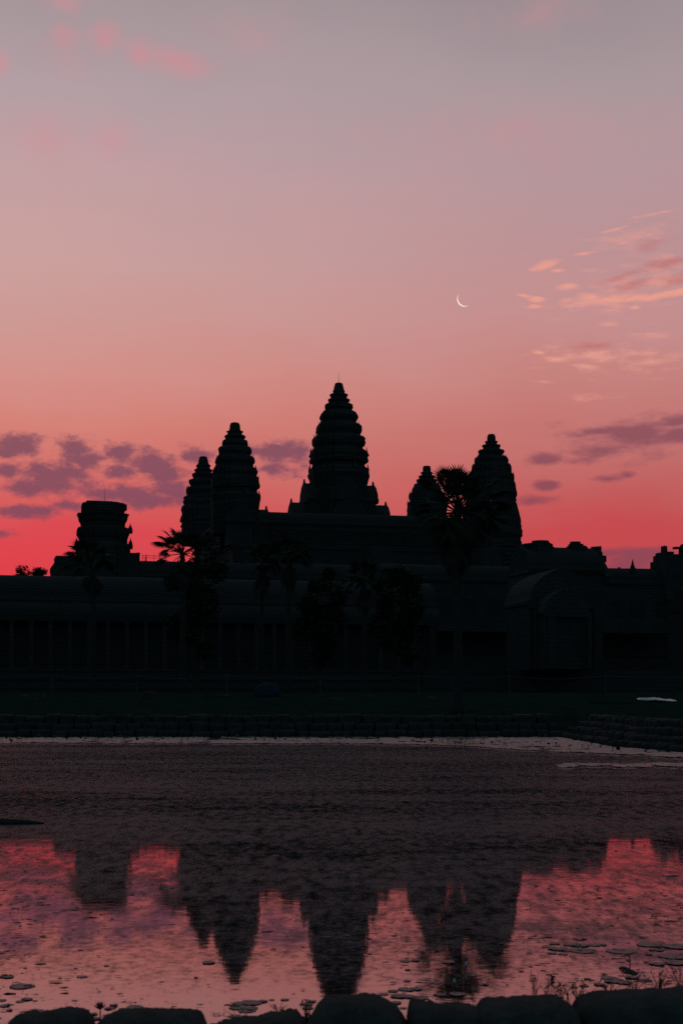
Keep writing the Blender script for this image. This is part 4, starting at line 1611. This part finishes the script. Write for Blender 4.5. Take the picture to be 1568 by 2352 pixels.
for i in range(190):
    x = rng.uniform(-16, 10.4)
    lim = 54.5 - max(0, x - 2) * 1.45
    y = rng.uniform(lim, 60.4)
    if x > right_edge(y) - .3:
        continue
    h = rng.uniform(.04, .22)
    stalk(mb, x, y, -.05, h, rng.uniform(-.05, .05), .008)
    s = rng.uniform(.03, .09)
    a0 = rng.uniform(0, 6.28)
    tx, ty = rng.gauss(0, .4), rng.gauss(0, .4)
    mb.add([(x + math.cos(a0 + k_ * 1.05) * s, y + math.sin(a0 + k_ * 1.05) * s, h + math.cos(a0 + k_ * 1.05) * s * tx + math.sin(a0 + k_ * 1.05) * s * ty) for k_ in range(6)], [tuple(range(6))])
tag(mb.build('standing_leaves', M['darkleaf']), 'dark leaves standing on stalks above the far lily carpet', 'water plants', kind='stuff')


# weeds and grass of the near bank
def weed(label, px, py_base, py_top, d, n, spread, seed, leafy=True):
    rng = random.Random(seed)
    b = at(px, py_base, d)
    o = thing('weed_plant', (b.x, d, b.z), label, 'weed', 'weeds growing between the near rocks')
    H = zof(py_top, d) - b.z
    ms, ml = MB(), MB()
    for i in range(n):
        h = H * rng.uniform(.55, 1.0)
        lean = rng.gauss(0, spread)
        yl = rng.gauss(0, spread * .5)
        pts = [Vector((rng.gauss(0, .02), rng.gauss(0, .02), -.12)), Vector((lean * .35, yl * .35, h * .5)), Vector((lean, yl, h))]
        ms.tube(pts, [.0022, .0016, .0008], 4, cap=False)
        for j in range(6 if leafy else 3):
            t = rng.uniform(.25, 1)
            q = pts[1].lerp(pts[2], (t - .5) * 2) if t > .5 else pts[0].lerp(pts[1], t * 2)
            a = rng.uniform(0, 6.28)
            ln = rng.uniform(.012, .03)
            dv = Vector((math.cos(a), math.sin(a), rng.uniform(.2, 1.0))).normalized() * ln
            s = Vector((-math.sin(a), math.cos(a), 0)) * ln * .16
            ml.add([q, q + dv * .5 + s, q + dv, q + dv * .5 - s], [(0, 1, 2, 3)])
    ms.build('stems', M['stem'], o)
    ml.build('leaves', M['blade'], o)
    return o


weed('thin tall weed left of the dip in the broad rock', 1226, 2298, 2225, 6.3, 5, .03, 1)
weed('wispy weed rising over the middle of the broad rock', 1256, 2294, 2248, 6.25, 6, .04, 2)
weed('bushy weed at the dip between the two right rocks', 1290, 2305, 2245, 6.2, 12, .05, 3)
weed('dense weed filling the notch before the largest rock', 1325, 2312, 2252, 6.2, 14, .05, 4)
weed('low weed on the shoulder of the largest rock', 1400, 2288, 2256, 6.2, 9, .04, 5)
weed('tufted weed behind the top of the largest rock', 1455, 2282, 2238, 6.35, 12, .05, 6)
weed('weed cluster near the right edge above the largest rock', 1512, 2278, 2228, 6.35, 14, .05, 7)
weed('tallest weed at the right edge', 1558, 2278, 2218, 6.35, 10, .04, 8)
weed('short weed left of the high middle rock', 705, 2335, 2296, 6.15, 9, .03, 9)
weed('sparse grass stems over the low sloping rock', 640, 2330, 2300, 6.3, 8, .04, 10, False)
weed('sparse grass stems at the left end of the low rock', 545, 2345, 2318, 6.3, 7, .05, 11, False)

mb = MB()
rng = random.Random(31)
for i in range(5200):
    x = rng.uniform(-2.4, 2.6)
    y = rng.uniform(5.2, 6.75)
    z0 = ground_z(x, y)
    h = rng.uniform(.03, .085) * (1.2 if x > .2 else .8)
    a = rng.uniform(0, 6.28)
    s = Vector((math.cos(a), math.sin(a), 0)) * .003
    l = Vector((rng.gauss(0, .025), rng.gauss(0, .025), 0))
    b0 = Vector((x, y, z0 - .01))
    mb.add([b0 - s, b0 + s, b0 + l * .4 + Vector((0, 0, h * .6)) + s * .7, b0 + l + Vector((0, 0, h)), b0 + l * .4 + Vector((0, 0, h * .6)) - s * .7], [(0, 1, 2, 3, 4)])
tag(mb.build('grass', M['blade']), 'short grass growing round the near rocks', 'grass', kind='stuff')

# ------------------------------------------------------------------ the moon
DM = 5000.0
mc = at(1066.2, 686.7, DM)
rm = 16.9 / F * DM
view = (mc - Vector((0, 0, CZ))).normalized()
right = view.cross(Vector((0, 0, 1))).normalized()
upv = right.cross(view)
ldir = (right * -.74 + upv * -.67).normalized()         # towards the sun below the horizon
pole = view.cross(ldir).normalized()
mb = MB()
nl, nm = 64, 8
for shell in (1.0, .985):
    for i in range(nl + 1):
        la = R(-86 + 172 * i / nl)
        for j in range(nm + 1):
            lo = R(-4 + 35 * j / nm)
            p = (pole * math.sin(la) + (ldir * math.cos(lo) - view * math.sin(lo)) * math.cos(la)) * rm * shell
            mb.v.append(tuple(p))
for i in range(nl):
    for j in range(nm):
        a = i * (nm + 1) + j
        mb.f.append((a, a + 1, a + nm + 2, a + nm + 1))
o_ = (nl + 1) * (nm + 1)
mb.f += [tuple(reversed([q + o_ for q in f])) for f in list(mb.f)]
ob = mb.build('moon', M['moon'], smooth=True)
ob.location = mc
tag(ob, 'thin bright crescent moon in the pink sky', 'moon')
